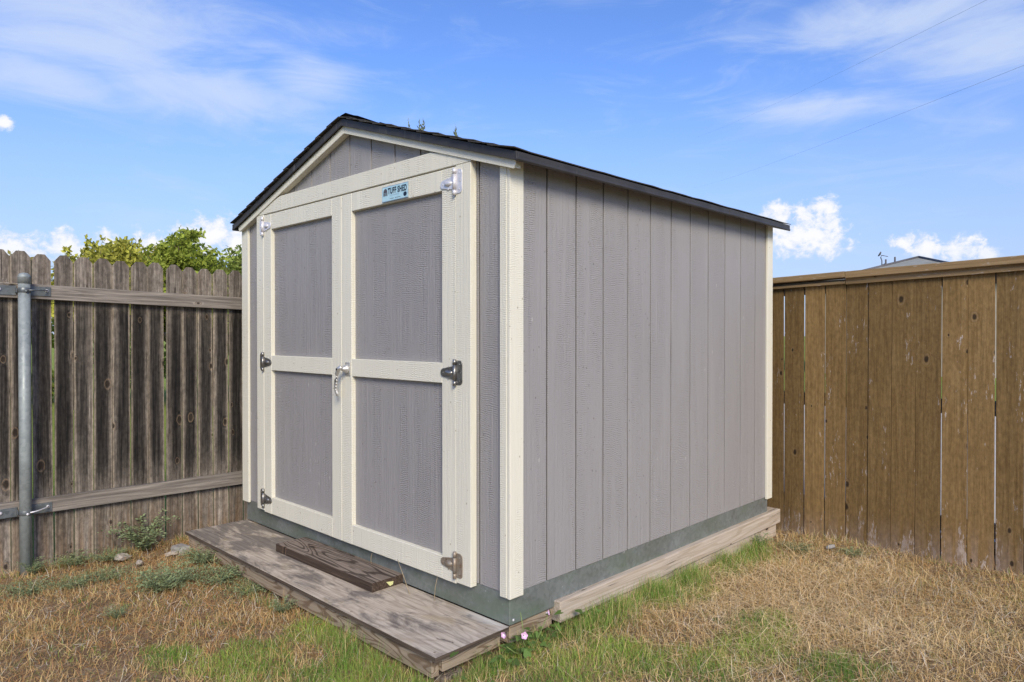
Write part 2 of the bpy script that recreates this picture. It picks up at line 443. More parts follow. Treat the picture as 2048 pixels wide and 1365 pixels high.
# ------------------------------------------------------------------ mesh helpers
def link(name, me, mats, parent=None, loc=(0, 0, 0), rot=(0, 0, 0)):
    o = bpy.data.objects.new(name, me); COL.objects.link(o)
    if me is not None:
        for m in (mats if isinstance(mats, (list, tuple)) else [mats]): me.materials.append(m)
    o.parent = parent; o.location = loc; o.rotation_euler = rot
    return o
def empty(name, label, cat, loc=(0, 0, 0), rotz=0, group=None):
    o = bpy.data.objects.new(name, None); COL.objects.link(o)
    o.empty_display_size = .1; o.location = loc; o.rotation_euler = (0, 0, rotz)
    tag(o, label, cat, group); return o
def tag(o, label, cat, group=None):
    o['label'] = label; o['category'] = cat
    if group: o['group'] = group
    return o
def tomesh(bm, name):
    me = bpy.data.meshes.new(name); bm.normal_update(); bm.to_mesh(me); bm.free(); return me
def bx(bm, x0, x1, y0, y1, z0, z1, mi=0, bev=0.0):
    vs = [bm.verts.new(p) for p in ((x0,y0,z0),(x1,y0,z0),(x1,y1,z0),(x0,y1,z0),(x0,y0,z1),(x1,y0,z1),(x1,y1,z1),(x0,y1,z1))]
    fs = [bm.faces.new([vs[i] for i in f]) for f in ((3,2,1,0),(4,5,6,7),(0,1,5,4),(1,2,6,5),(2,3,7,6),(3,0,4,7))]
    for f in fs: f.material_index = mi
    if bev:
        es = list({e for f in fs for e in f.edges})
        r = bmesh.ops.bevel(bm, geom=es, offset=bev, segments=1, affect='EDGES', profile=.5)
        for f in r['faces']: f.material_index = mi
def box(name, mat, parent, x0, x1, y0, y1, z0, z1, bev=.0015, origin=None):
    """a box as its own object, with its origin at the box's lower centre (or at origin)"""
    if origin is None: origin = ((x0 + x1) / 2, (y0 + y1) / 2, z0)
    ox, oy, oz = origin
    bm = bmesh.new(); bx(bm, x0-ox, x1-ox, y0-oy, y1-oy, z0-oz, z1-oz, 0, bev)
    return link(name, tomesh(bm, name), mat, parent, origin)
def prism(bm, pts, axis, a, b, mi=0, bev=0):
    """extrude a 2-D outline along axis ('y': pts are x,z; 'x': pts are y,z; 'z': pts are x,y)"""
    def P(p, q): return {'y': (p[0], q, p[1]), 'x': (q, p[0], p[1]), 'z': (p[0], p[1], q)}[axis]
    A = [bm.verts.new(P(p, a)) for p in pts]; B = [bm.verts.new(P(p, b)) for p in pts]
    fs = [bm.faces.new(A), bm.faces.new(B[::-1])]
    n = len(pts)
    for i in range(n): fs.append(bm.faces.new((A[i], B[i], B[(i+1) % n], A[(i+1) % n])))
    for f in fs: f.material_index = mi
    bmesh.ops.recalc_face_normals(bm, faces=fs)
    if bev:
        bmesh.ops.bevel(bm, geom=list({e for f in fs for e in f.edges}), offset=bev, segments=1, affect='EDGES')
def prism_obj(name, mat, parent, pts, axis, a, b, bev=.0015, origin=(0, 0, 0)):
    bm = bmesh.new(); ox, oy, oz = origin
    o2 = {'y': (ox, oz), 'x': (oy, oz), 'z': (ox, oy)}[axis]; oa = {'y': oy, 'x': ox, 'z': oz}[axis]
    prism(bm, [(p[0]-o2[0], p[1]-o2[1]) for p in pts], axis, a-oa, b-oa, 0, bev)
    return link(name, tomesh(bm, name), mat, parent, origin)
def tube(bm, pts, rad, seg=10, mi=0, cap=True, flat=None):
    """a tube along points; rad a number or one per point; flat squashes it along a given vector"""
    pts = [Vector(p) for p in pts]; n = len(pts)
    rad = rad if isinstance(rad, (list, tuple)) else [rad] * n
    rings = []
    up = Vector((0, 0, 1))
    for i, p in enumerate(pts):
        d = (pts[min(i+1, n-1)] - pts[max(i-1, 0)]).normalized()
        a = d.cross(up if abs(d.dot(up)) < .95 else Vector((1, 0, 0))).normalized(); b = d.cross(a).normalized()
        r = []
        for k in range(seg):
            q = (a * math.cos(2*math.pi*k/seg) + b * math.sin(2*math.pi*k/seg)) * rad[i]
            if flat is not None: q = q - flat[0] * q.dot(flat[0]) * (1 - flat[1])
            r.append(bm.verts.new(p + q))
        rings.append(r)
    fs = []
    for i in range(n-1):
        for k in range(seg):
            fs.append(bm.faces.new((rings[i][k], rings[i][(k+1) % seg], rings[i+1][(k+1) % seg], rings[i+1][k])))
    if cap: fs += [bm.faces.new(rings[0][::-1]), bm.faces.new(rings[-1])]
    for f in fs: f.material_index = mi; f.smooth = True
    bmesh.ops.recalc_face_normals(bm, faces=fs)
def lathe(bm, prof, seg=20, M=None, mi=0):
    rings = []
    for r, z in prof:
        rings.append([bm.verts.new((r*math.cos(2*math.pi*k/seg), r*math.sin(2*math.pi*k/seg), z)) for k in range(seg)])
    fs = []
    for i in range(len(rings)-1):
        for k in range(seg):
            fs.append(bm.faces.new((rings[i][k], rings[i][(k+1) % seg], rings[i+1][(k+1) % seg], rings[i+1][k])))
    fs += [bm.faces.new(rings[0][::-1]), bm.faces.new(rings[-1])]
    for f in fs: f.material_index = mi; f.smooth = True
    if M is not None: bmesh.ops.transform(bm, matrix=M, verts=[v for r in rings for v in r])

# ------------------------------------------------------------------ ground
def gh(x, y):
    """ground height"""
    return (.016*np.sin(1.9*x+.7)*np.cos(1.6*y-.4) + .009*np.sin(5.3*x+2.1*y) + .006*np.cos(8.1*y-3.7*x)
            - .012*np.exp(-((y-2.4)**2)/.5))
def axis_pts():
    near = np.arange(-4, 4.001, .06)
    far = 4*np.power(1.16, np.arange(1, 36))
    return np.concatenate([-far[::-1], near, far])
ax = axis_pts(); ng = len(ax)
XX, YY = np.meshgrid(ax, ax, indexing='ij')
fade = np.clip(1 - (np.maximum(abs(XX), abs(YY)) - 4) / 3, 0, 1)
ZZ = gh(XX, YY) * fade
V = np.stack([XX, YY, ZZ], -1).reshape(-1, 3)
idx = np.arange(ng*ng).reshape(ng, ng)
F = np.stack([idx[:-1, :-1], idx[1:, :-1], idx[1:, 1:], idx[:-1, 1:]], -1).reshape(-1, 4)
def np_mesh(name, V, F, k, cols=None, smooth=False):
    """mesh from arrays: F holds len/k polygons of k corners (k may be an array of sizes for mixed faces)"""
    me = bpy.data.meshes.new(name)
    me.vertices.add(len(V)); me.vertices.foreach_set('co', np.asarray(V, np.float32).ravel())
    F = np.asarray(F, np.int32).ravel()
    sizes = np.full(len(F)//k, k, np.int32) if np.isscalar(k) else np.asarray(k, np.int32)
    me.loops.add(len(F)); me.loops.foreach_set('vertex_index', F)
    me.polygons.add(len(sizes))
    me.polygons.foreach_set('loop_start', np.concatenate([[0], np.cumsum(sizes)[:-1]]).astype(np.int32))
    me.update(calc_edges=True)
    if cols is not None:
        a = me.color_attributes.new('col', 'FLOAT_COLOR', 'POINT')
        a.data.foreach_set('color', np.concatenate([cols, np.ones((len(cols), 1))], 1).astype(np.float32).ravel())
    if smooth: me.polygons.foreach_set('use_smooth', np.ones(len(sizes), bool))
    return me
M_ground, t = material('yard_soil_and_thatch')
px_, py_, pz_ = t.sep(t.obj)
n1 = t.noise(t.obj, 22.0, 6, .7); n2 = t.noise(t.obj, 2.2, 4, .6); n3 = t.noise(t.obj, 120.0, 3, .7, 1.0)
soil = t.ramp(n1, [(.3, (.15, .098, .060)), (.5, (.30, .20, .120)), (.72, (.50, .355, .22))])
soil = t.mix(t.ss(n3, .55, .7), soil, (.50, .36, .21))
soil = t.mix(t.mul(t.ss(n2, .5, .65), .4), soil, (.20, .12, .075))
lawn = t.mix(t.ss(n1, .35, .65), (.20, .26, .045), (.34, .40, .085))
bey = t.ss(px_, -2.72, -2.80)
far = t.math('MAXIMUM', t.ss(t.math('ABSOLUTE', px_), 9.0, 10.0), t.ss(t.math('ABSOLUTE', py_), 9.0, 10.0))
t.put(t.b.inputs['Base Color'], t.mix(t.math('MAXIMUM', bey, far), soil, lawn))
t.b.inputs['Roughness'].default_value = .95; t.b.inputs['Specular IOR Level'].default_value = .1
t.put(t.b.inputs['Normal'], t.bump(t.add(n1, n3), .8, .02))
go = link('ground', np_mesh('ground', V, F, 4, smooth=True), M_ground)
go['kind'] = 'structure'
M_slab, t = material('pale_patio_concrete')
n = t.noise(t.obj, 3.0, 5)
t.put(t.b.inputs['Base Color'], t.ramp(n, [(.3, (.50, .44, .36)), (.7, (.62, .56, .47))]))
t.b.inputs['Roughness'].default_value = .9
po = box('patio', M_slab, None, -9, 8, 3.0, 12.0, .03, .075, .004)
po['kind'] = 'structure'

# ------------------------------------------------------------------ shed
shed = empty('garden_shed', 'mauve grey garden shed with cream trim and double doors in the fence corner', 'shed', (0, 0, GZ))
XL, YB = -2.44, 2.49
def roof_z(x): return 2.205 - .318*abs(x + 1.185)            # top of the drip edge
def soffit(x): return roof_z(x) - .045
def rake_low(x): return 2.130 - .315*abs(x + 1.185)
# siding planks: one board of the grooved sheet each
fw = box('front_wall', M_black, shed, XL+.03, -.03, .024, .05, .02, 1.74, 0, (0, 0, 0))  # black backing: groove shade put in as colour
FG = [XL+.02, -2.385, -2.184, -1.985, -1.785, -1.585, -1.388, -1.194, -.997, -.798, -.598, -.399, -.199, -.018]
for a, b in zip(FG[:-1], FG[1:]):
    a2, b2 = a + .0045, b - .0045
    top = [(a2, soffit(a2)), (b2, soffit(b2))]
    if a2 < -1.185 < b2: top = [(a2, soffit(a2)), (-1.185, soffit(-1.185)), (b2, soffit(b2))]
    pts = [(a2, .012), (b2, .012)] + top[::-1]
    prism_obj('siding_plank', M_grey, fw, pts, 'y', .015, .0238, .0012, ((a+b)/2, .015, .012))
sw = box('side_wall', M_black, shed, -.05, -.0235, .03, YB-.03, .02, 1.81, 0, (0, 0, 0))  # same here, shade of the grooves painted black
SG = [.02, .246, .446, .650, .852, 1.054, 1.253, 1.453, 1.655, 1.857, 2.061, 2.262, YB-.02]
for a, b in zip(SG[:-1], SG[1:]):
    a2, b2 = a + .0045, b - .0045
    prism_obj('siding_plank', M_grey, sw, [(a2, .012), (b2, .012), (b2, 1.814), (a2, 1.814)], 'x', -.0233, -.0155, .0012, (-.02, (a+b)/2, .012))
box('side_wall', M_grey, shed, XL+.016, XL+.05, .03, YB-.03, .012, 1.80, 0, (XL, 0, 0))
bw = bmesh.new()
prism(bw, [(XL+.05, .012), (-.05, .012), (-.05, 1.78), (-1.185, 2.13), (XL+.05, 1.78)], 'y', YB-.05, YB-.016)
link('back_wall', tomesh(bw, 'back_wall'), M_grey, shed)
# corner trims: a face board and its side board per corner
def corner(x0, x1, y0, y1, z0, z1): return box('corner_trim', M_cream, shed, x0, x1, y0, y1, z0, z1, .002)
corner(-.058, -.0185, -.002, .0148, 0, 1.80)
corner(-.018, 0, 0, .082, -.002, 1.809)
corner(XL, -2.352, 0, .0148, .002, 1.80)
corner(XL, XL+.0155, .0152, .085, 0, 1.80)
corner(-.0153, 0, 2.412, YB, 0, 1.809)
corner(-.06, -.0157, YB-.0155, YB+.001, 0, 1.76)
# header and rake boards
prism_obj('header_trim', M_cream, shed, [(-2.187, 1.818), (-.213, 1.818), (-.213, rake_low(-.213)+.02), (-.48, 1.903), (-1.89, 1.903), (-2.187, rake_low(-2.187)+.02)],
          'y', -.021, .0148, .002, (-1.2, -.02, 1.818))
for sgn in (-1, 1):
    xe = .046 if sgn > 0 else -2.413
    pts = [(-1.185, 2.130), (xe, rake_low(xe)), (xe + sgn*.012, rake_low(xe)+.016), (xe + sgn*.012, soffit(xe + sgn*.012) + .012), (-1.185, soffit(-1.185) + .012)]
    prism_obj('rake_trim', M_cream, shed, pts, 'y', -.0275, -.0215, .0015, (-1.185 + sgn*.6, -.024, 1.9))
    prism_obj('rake_backer', M_cream, shed, [(-1.185, 2.136), (xe, rake_low(xe)+.006), (xe, soffit(xe)), (-1.185, soffit(-1.185))], 'y', -.0212, .0145, 0, (-1.185, 0, 2))
# door jambs
for x0, x1 in ((-2.187, -2.0965), (-.3095, -.2135)):
    box('jamb', M_cream, shed, x0, x1, -.0205, .0145, 0.0, 1.8165, .002)
# roof
roof = empty_roof = bpy.data.objects.new('roof', None); COL.objects.link(roof); roof.parent = shed
for sgn in (-1, 1):
    xe = .072 if sgn > 0 else -2.468
    prism_obj('roof_deck', M_inner, roof, [(-1.185, roof_z(-1.185)-.004), (xe, roof_z(xe)-.004), (xe, roof_z(xe)-.016), (-1.185, roof_z(-1.185)-.016)], 'y', -.036, 2.545, 0, (-1.185, 0, 2))
    # metal drip edge along the rake (front) and along the eave
    pts = [(-1.185, 2.205), (xe, roof_z(xe)), (xe, roof_z(xe)-.036), (-1.185, 2.205-.038)]
    prism_obj('drip_edge', M_drip, roof, pts, 'y', -.044, -.0365, .0012, (-1.185, -.04, 2.1))
    prism_obj('drip_edge', M_drip, roof, pts, 'y', 2.546, 2.552, .0012, (-1.185, 2.55, 2.1))
    ex = .080 if sgn > 0 else -2.476
    z1 = roof_z(ex) + .002
    prof = [(ex - sgn*.0075, z1), (ex, z1 - .001), (ex, z1-.022), (ex + sgn*.004, z1-.032), (ex - sgn*.001, z1-.040), (ex - sgn*.0075, z1-.030)]
    for ya, yb in ((-.046, 1.72), (1.7215, 2.566)):
        bump_ = .0012 if ya > 0 else 0
        prism_obj('drip_edge', M_drip, roof, [(p[0] + sgn*bump_, p[1] + bump_) for p in prof], 'y', ya, yb, .0008, (ex, (ya+yb)/2, z1))
    # shingle courses, eave to ridge; each course a strip with its own slight wave
    ncourse = 11
    run = abs(xe + 1.185) + .012
    for k in range(ncourse):
        u0 = run * (1 - k/ncourse); u1 = max(0, u0 - run/ncourse*1.35)
        bm = bmesh.new(); ys = np.linspace(-.060, 2.572, 28); th = .0042
        prevs = None
        for yy in ys:
            j0 = random.uniform(-.003, .004); lift = .006 + random.uniform(0, .0035) + (.003 if yy < 0 else 0)
            pr = []
            for u, dz in ((u0 + j0, lift+th), (u1, th + .002), (u1, .001), (u0 + j0, lift)):
                xx = -1.185 + sgn*u
                pr.append(bm.verts.new((xx, yy, roof_z(xx) + dz)))
            if prevs:
                for q in range(4): bm.faces.new((prevs[q], pr[q], pr[(q+1) % 4], prevs[(q+1) % 4]))
            else: bm.faces.new(pr[::-1])
            prevs = pr
        bm.faces.new(prevs)
        bmesh.ops.recalc_face_normals(bm, faces=bm.faces)
        link('shingle_course', tomesh(bm, 'shingle_course'), M_shingle, roof)
for k in range(12):                                           # ridge caps, overlapping along the ridge
    y0 = -.03 + k*.215; bm = bmesh.new(); rr = []
    for yy, dz in ((y0, .026 + random.uniform(0, .006)), (y0 + .27, .016)):
        r = []
        for dx_, dzz in ((-.135, -.043), (-.07, -.020), (-.022, -.003), (.022, -.003), (.07, -.020), (.135, -.043)):
            r.append(bm.verts.new((-1.185 + dx_, yy, 2.205 + dz + dzz + random.uniform(-.003, .003))))
        rr.append(r)
    for i in range(5): bm.faces.new((rr[0][i], rr[0][i+1], rr[1][i+1], rr[1][i]))
    g = bmesh.ops.solidify(bm, geom=bm.faces[:], thickness=.005)
    bmesh.ops.recalc_face_normals(bm, faces=bm.faces)
    link('ridge_cap', tomesh(bm, 'ridge_cap'), M_shingle, roof)
# skirt of bent galvanised sheet
bm = bmesh.new(); bx(bm, XL+.025, -.0195, .0185, YB-.03, -.118, .011, 0, .002)
link('metal_skirt', tomesh(bm, 'metal_skirt'), M_skirt, shed)
bm = bmesh.new()
lathe(bm, [(.006, 0), (.006, .002), (.003, .004)], 8, Matrix.Translation((-.0195, .04, -.10)) @ Matrix.Rotation(R(90), 4, 'Y'))
link('skirt_rivet', tomesh(bm, 'skirt_rivet'), M_steel_pale, shed)

# doors
def hinge_mesh(side):
    """strap towards -x when side is -1 (right door), mirrored for the left door; z up, front is -y"""
    bm = bmesh.new(); s = side
    def rr(x0, x1, z0, z1, r):                                # rounded on the outer side only
        pts = [(x0, z0)]
        for a in range(-90, 1, 30): pts.append((x1 - r + r*math.cos(R(a)), z0 + r + r*math.sin(R(a))))
        for a in range(0, 91, 30): pts.append((x1 - r + r*math.cos(R(a)), z1 - r + r*math.sin(R(a))))
        return pts + [(x0, z1)]
    plate = [(-s*p[0], p[1]) for p in rr(.006, .045, -.053, .053, .016)]
    prism(bm, plate, 'y', -.0035, 0, 0, .0008)
    strap = [(-.004, .030)]
    for k in range(13):
        a = R(90 + k*15); strap.append((-.078 + .021*math.cos(a), .019*math.sin(a) - .002))
    strap += [(-.035, -.028), (-.004, -.034)]
    strap = [(-s*p[0], p[1]) for p in strap]
    prism(bm, strap, 'y', -.0045, 0, 0, .001)
    # raised oval dome of the strap
    rings = []
    for q, (sc, dy) in enumerate(((1, -.0045), (.8, -.011), (.45, -.0145), (.12, -.0155))):
        rings.append([bm.verts.new((-s*(-.044 + .026*sc*math.cos(a)), dy, -.002 + .0135*sc*math.sin(a))) for a in np.linspace(0, 2*math.pi, 15)[:-1]])
    fs = []
    for i in range(3):
        for k in range(14): fs.append(bm.faces.new((rings[i][k], rings[i][(k+1) % 14], rings[i+1][(k+1) % 14], rings[i+1][k])))
    fs.append(bm.faces.new(rings[3]))
    for f in fs: f.smooth = True
    bmesh.ops.recalc_face_normals(bm, faces=fs)
    for z0, z1 in ((-.058, -.036), (-.034, .032), (.034, .058)):
        tube(bm, [(0, -.008, z0), (0, -.008, z1)], .0082, 12)
    for sx, sz in ((.028, .036), (.033, 0), (.028, -.036), (-.082, -.002), (-.045, .022), (-.045, -.027)):
        lathe(bm, [(.0035, 0), (.0035, .0012), (.002, .002)], 8, Matrix.Translation((-s*sx, -.004, sz)) @ Matrix.Rotation(R(90), 4, 'X'))
    return tomesh(bm, 'hinge')
H = {1: hinge_mesh(1), -1: hinge_mesh(-1)}
DY0, DY1 = -.0195, .0135
def door(x0, x1, s, hx):
    dr = bpy.data.objects.new('door', None); COL.objects.link(dr); dr.parent = shed; dr.location = (hx, 0, 0)
    def b(name, mat, a, c, y0, y1, z0, z1, bev=.002):
        return box(name, mat, dr, a-hx, c-hx, y0, y1, z0, z1, bev)
    xs = (x0 + .094, x1 - .094)
    b('stile', M_cream, x0, xs[0]-.0004, DY0, DY1, -.007, 1.8125)
    b('stile', M_cream, xs[1]+.0004, x1, DY0, DY1, -.007, 1.8125)
    for z0, z1 in ((-.0065, .095), (.866, .956), (1.719, 1.812)):
        r = b('rail', M_cream, xs[0], xs[1], DY0+.0006, DY1, z0, z1)
    for z0, z1 in ((.0955, .8655), (.9565, 1.7185)):
        b('panel', M_grey, xs[0]-.001, xs[1]+.001, .004, .0128, z0, z1, 0)
    b('stop', M_black, x0-.004, x1+.004, .0138, .0148, 0, 1.81, 0)
    for z, m, lab in ((.0765, M_rust if s > 0 else M_steel_dark, 'rusty brown bottom hinge' if s > 0 else 'dull dark bottom hinge'),
                      (.916, M_steel_dark, 'dark steel middle hinge'), (1.745, M_steel_pale, 'pale zinc top hinge')):
        me = H[-s].copy()
        h = link('hinge', me, m, dr, (0, DY0-.0005, z)); h['label'] = lab
    return dr
dl = door(-2.0955, -1.2235, -1, -2.0955)
dr = door(-1.2205, -.3105, 1, -.3105)
# lever handle on the right door
bm = bmesh.new()
X0 = -1.158 + .3105
bx(bm, X0-.022, X0+.022, -.0245, -.0197, .868, .938, 0, .001)
lathe(bm, [(.023, 0), (.023, .006), (.019, .016), (.012, .024), (.010, .032)], 20, Matrix.Translation((X0-.002, -.0245, .904)) @ Matrix.Rotation(R(90), 4, 'X'))
pts = [(X0-.002, -.054, .906), (X0-.010, -.062, .911), (X0-.022, -.066, .902), (X0-.034, -.067, .876), (X0-.043, -.066, .846), (X0-.050, -.064, .812), (X0-.048, -.061, .784), (X0-.040, -.058, .768), (X0-.036, -.057, .763)]
tube(bm, pts, [.010, .013, .014, .0125, .0105, .0105, .0115, .0095, .004], 12, 0, True, (Vector((0, 1, 0)), .72))
for k in range(5):
    lathe(bm, [(.005, -.004), (.0062, 0), (.005, .004)], 8, Matrix.Translation((X0-.034 - .0025*k, -.067, .862 - .017*k)))
lathe(bm, [(.0055, 0), (.0055, .002)], 12, Matrix.Translation((X0-.020, -.0775, .903)) @ Matrix.Rotation(R(90), 4, 'X'), 1)
link('handle', tomesh(bm, 'handle'), [M_chrome, M_black], dr)
# maker's plate
bm = bmesh.new()
sx0, sx1, sz0, sz1 = -.850 + .3105, -.643 + .3105, 1.7235, 1.7985
bx(bm, sx0, sx1, -.0245, -.0196, sz0, sz1, 1, .0015)
bx(bm, sx0+.004, sx1-.004, -.0253, -.0246, sz0+.004, sz1-.004, 0, 0)
yf = -.0258
def qd(x0, x1, z0, z1, mi):
    f = bm.faces.new([bm.verts.new(p) for p in ((x0, yf, z0), (x1, yf, z0), (x1, yf, z1), (x0, yf, z1))]); f.material_index = mi
def poly(pts, mi):
    f = bm.faces.new([bm.verts.new((a, yf, b)) for a, b in pts]); f.material_index = mi
# barn emblem: arched roof over two door leaves
cx, cz = sx0 + .030, sz0 + .049
arch = [(cx + .0165*math.cos(a), cz - .004 + .0195*math.sin(a)) for a in np.linspace(0, math.pi, 11)]
poly(arch, 3); qd(cx-.0165, cx-.0105, cz-.020, cz-.0045, 3); qd(cx-.0085, cx-.0012, cz-.020, cz-.0045, 3)
qd(cx+.0012, cx+.0085, cz-.020, cz-.0045, 3); qd(cx+.0105, cx+.0165, cz-.020, cz-.0045, 3)
# round badge, lower right
bxc, bzc = sx1 - .021, sz0 + .020
poly([(bxc + .0135*math.cos(a), bzc + .0105*math.sin(a)) for a in np.linspace(0, 2*math.pi, 17)[:-1]], 2)
# fine print, too small to read
for k in range(13): qd(sx0+.062 + k*.0062, sx0+.062 + k*.0062 + .0048, sz0+.0265, sz0+.0285, 4)
for k in range(10):
    if k != 4: qd(sx0+.066 + k*.0085, sx0+.066 + k*.0085 + .0066, sz0+.011, sz0+.0135, 3)
def letters(bm, text, x0, x1, z0, z1, y, mi, bold):
    cu = bpy.data.curves.new('letters', 'FONT'); cu.body = text; cu.offset = bold; cu.space_character = 1.12; cu.size = 1
    ob = bpy.data.objects.new('letters', cu); COL.objects.link(ob)
    me = bpy.data.meshes.new_from_object(ob.evaluated_get(bpy.context.evaluated_depsgraph_get()))
    bpy.data.objects.remove(ob); bpy.data.curves.remove(cu)
    co = np.array([v.co[:] for v in me.vertices]); lo, hi = co.min(0), co.max(0)
    vs = [bm.verts.new((x0 + (c[0]-lo[0])/(hi[0]-lo[0])*(x1-x0), y, z0 + (c[1]-lo[1])/(hi[1]-lo[1])*(z1-z0))) for c in co]
    for p in me.polygons:
        try: f = bm.faces.new([vs[i] for i in p.vertices]); f.material_index = mi
        except ValueError: pass
    bpy.data.meshes.remove(me)
letters(bm, 'TUFF SHED', sx0+.050, sx1-.008, sz0+.034, sz1-.010, yf, 2, .045)
link('sign_plate', tomesh(bm, 'sign_plate'), [M_blue, M_alu, M_navy, M_brownprint, M_alu], dr)

# ------------------------------------------------------------------ platform in front of the doors
plat = empty('wooden_step', 'low weathered plywood step with pine front board below the shed doors', 'step', (-1.2, 0, 0))
dk = box('deck_sheet', M_deck, plat, -2.412+1.2, -.020+1.2, -.374, .016, .101, .1195, .001, (0, -.18, .119))
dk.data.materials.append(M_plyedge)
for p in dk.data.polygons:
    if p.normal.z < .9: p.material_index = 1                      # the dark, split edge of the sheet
def beam(name, mat, parent, p0, p1, hh, th, ztop, bev=.002, ztop1=None):
    """a board from p0 to p1 (x,y), standing on edge; local z runs along its length, local x up its height"""
    p0 = Vector((*p0, 0)); p1 = Vector((*p1, (ztop if ztop1 is None else ztop1) - ztop)); L = (p1 - p0).length; d = (p1 - p0) / L
    bm = bmesh.new(); bx(bm, -hh/2, hh/2, -th/2, th/2, 0, L, 0, bev)
    o = link(name, tomesh(bm, name), mat, parent)
    # columns: local x -> world up, local z -> along d, local y -> sideways
    zax = d; xax = (Vector((0, 0, 1)) - d*d.z).normalized(); yax = zax.cross(xax)
    o.matrix_local = Matrix.Translation((p0.x, p0.y, ztop - hh/2)) @ Matrix((xax, yax, zax)).transposed().to_4x4()
    return o
for x_, y_ in ((-.06, -.345), (-.62, -.35), (-1.2, -.348), (-1.8, -.35), (-2.36, -.345), (-.075, -.06), (-1.95, -.04)):
    bm = bmesh.new(); lathe(bm, [(.0055, 0), (.0055, .0008), (.003, .0012)], 8)
    link('screw', tomesh(bm, 'screw'), M_rust, plat, (x_ + 1.2, y_, .1193))
beam('front_board', M_front, plat, (-2.400+1.2, -.338), (-.062+1.2, -.340), .078, .036, .1005)
beam('end_board', M_front, plat, (-.062+1.2, -.320), (-.062+1.2, -.01), .060, .034, .1003)
beam('end_board', M_front, plat, (-2.385+1.2, -.318), (-2.385+1.2, -.01), .085, .034, .1003)
for x in (-.075, -1.25, -2.34):
    box('foot', M_plank, plat, x-.04+1.2, x+.03+1.2, -.315, -.20, -.03, .0118 + .0, .003)
pk = empty('plank', 'short dark brown plank lying loose on the step before the doors', 'plank', (-1.645, -.085, .120), 0)
bm = bmesh.new(); bx(bm, -.092, .092, 0, .043, 0, .905, 0, .003)
for v in bm.verts:                                           # a chipped knot half way along the front edge
    pass
o = link('board', tomesh(bm, 'board'), [M_plank, M_plankshade], pk)
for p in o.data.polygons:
    if p.normal.y < .9: p.material_index = 1  # every face but the top gets the painted-in shade
o.matrix_local = Matrix(((0, 0, 1, 0), (1, 0, 0, 0), (0, 1, 0, 0), (0, 0, 0, 1)))
pk.rotation_euler = (0, 0, math.atan2(.015, .9))
bm = bmesh.new()
f = bm.faces.new([bm.verts.new(p) for p in ((.9058, .010, .006), (.9058, .026, .010), (.9058, .031, .024), (.9058, -.012, .030), (.9058, -.004, .021))])
link('staple_tag', tomesh(bm, 'staple_tag'), M_tag, pk)

# ------------------------------------------------------------------ foundation timbers
def timber(name, label, p0, p1, hh, th, ztop, mat=M_timber):
    e = empty(name, label, 'timber', (0, 0, 0), 0, 'timbers under the shed')
    b_ = beam('beam', mat, e, p0, p1, hh, th, ztop, .004)
    bpy.context.view_layer.update()
    return e
timber('timber', 'long pale upper timber along the right side under the metal skirt', (-.048, .30), (-.048, 2.585), .092, .128, .151)
timber('timber', 'pale lower timber half buried in grass under the long upper one', (-.060, .62), (-.060, 2.565), .098, .112, .0575)
timber('timber', 'short brown timber recessed under the skirt near the front corner', (-.075, .03), (-.075, .297), .075, .09, .112, M_front)

# ------------------------------------------------------------------ left fence: weathered dog-eared pickets
lf = empty('picket_fence', 'weathered grey dog-eared picket fence with two rails left of the shed', 'fence', (-2.70, 0, 0))
def picket_mesh(wd, h, th, dog, name):
    bm = bmesh.new(); c = .036 if dog else .0
    pts = [(-wd/2, 0), (wd/2, 0), (wd/2, h-c), (wd/2-c*.8, h), (-wd/2+c*.8, h), (-wd/2, h-c)] if dog else [(-wd/2, 0), (wd/2, 0), (wd/2, h), (-wd/2, h)]
    prism(bm, pts, 'y', -th/2, th/2, 0, .0012)
    return tomesh(bm, name)
PM = [picket_mesh(wd, 1.80, .0125, True, 'picket') for wd in (.0935, .0950, .0972, .0922)]
for m in PM: m.materials.append(M_weath)
k0 = 0
for k in range(-16, 14):
    y = -1.148 + k*.1017
    o = bpy.data.objects.new('picket', PM[random.randrange(4)]); COL.objects.link(o); o.parent = lf
    o.rotation_euler = (random.uniform(-.004, .004), random.uniform(-.0028, .0028), R(90) + random.uniform(-.03, .03))
    top = 1.787 - .024*(y + 1.15)
    o.location = (random.uniform(-.003, .003), y + random.uniform(-.0012, .0012), top - 1.80 + random.uniform(-.007, .007))
for (za, zb, hh) in ((1.604, 1.575, .082), (.398, .386, .084)):
    for ya, yb in ((-2.75, -1.142), (-1.139, 1.35)):
        sl = (zb - za)/1.18
        beam('fence_rail', M_rail, lf, (.030, ya), (.030, yb), hh, .038, za + sl*(ya + 1.1), .002, za + sl*(yb + 1.1))
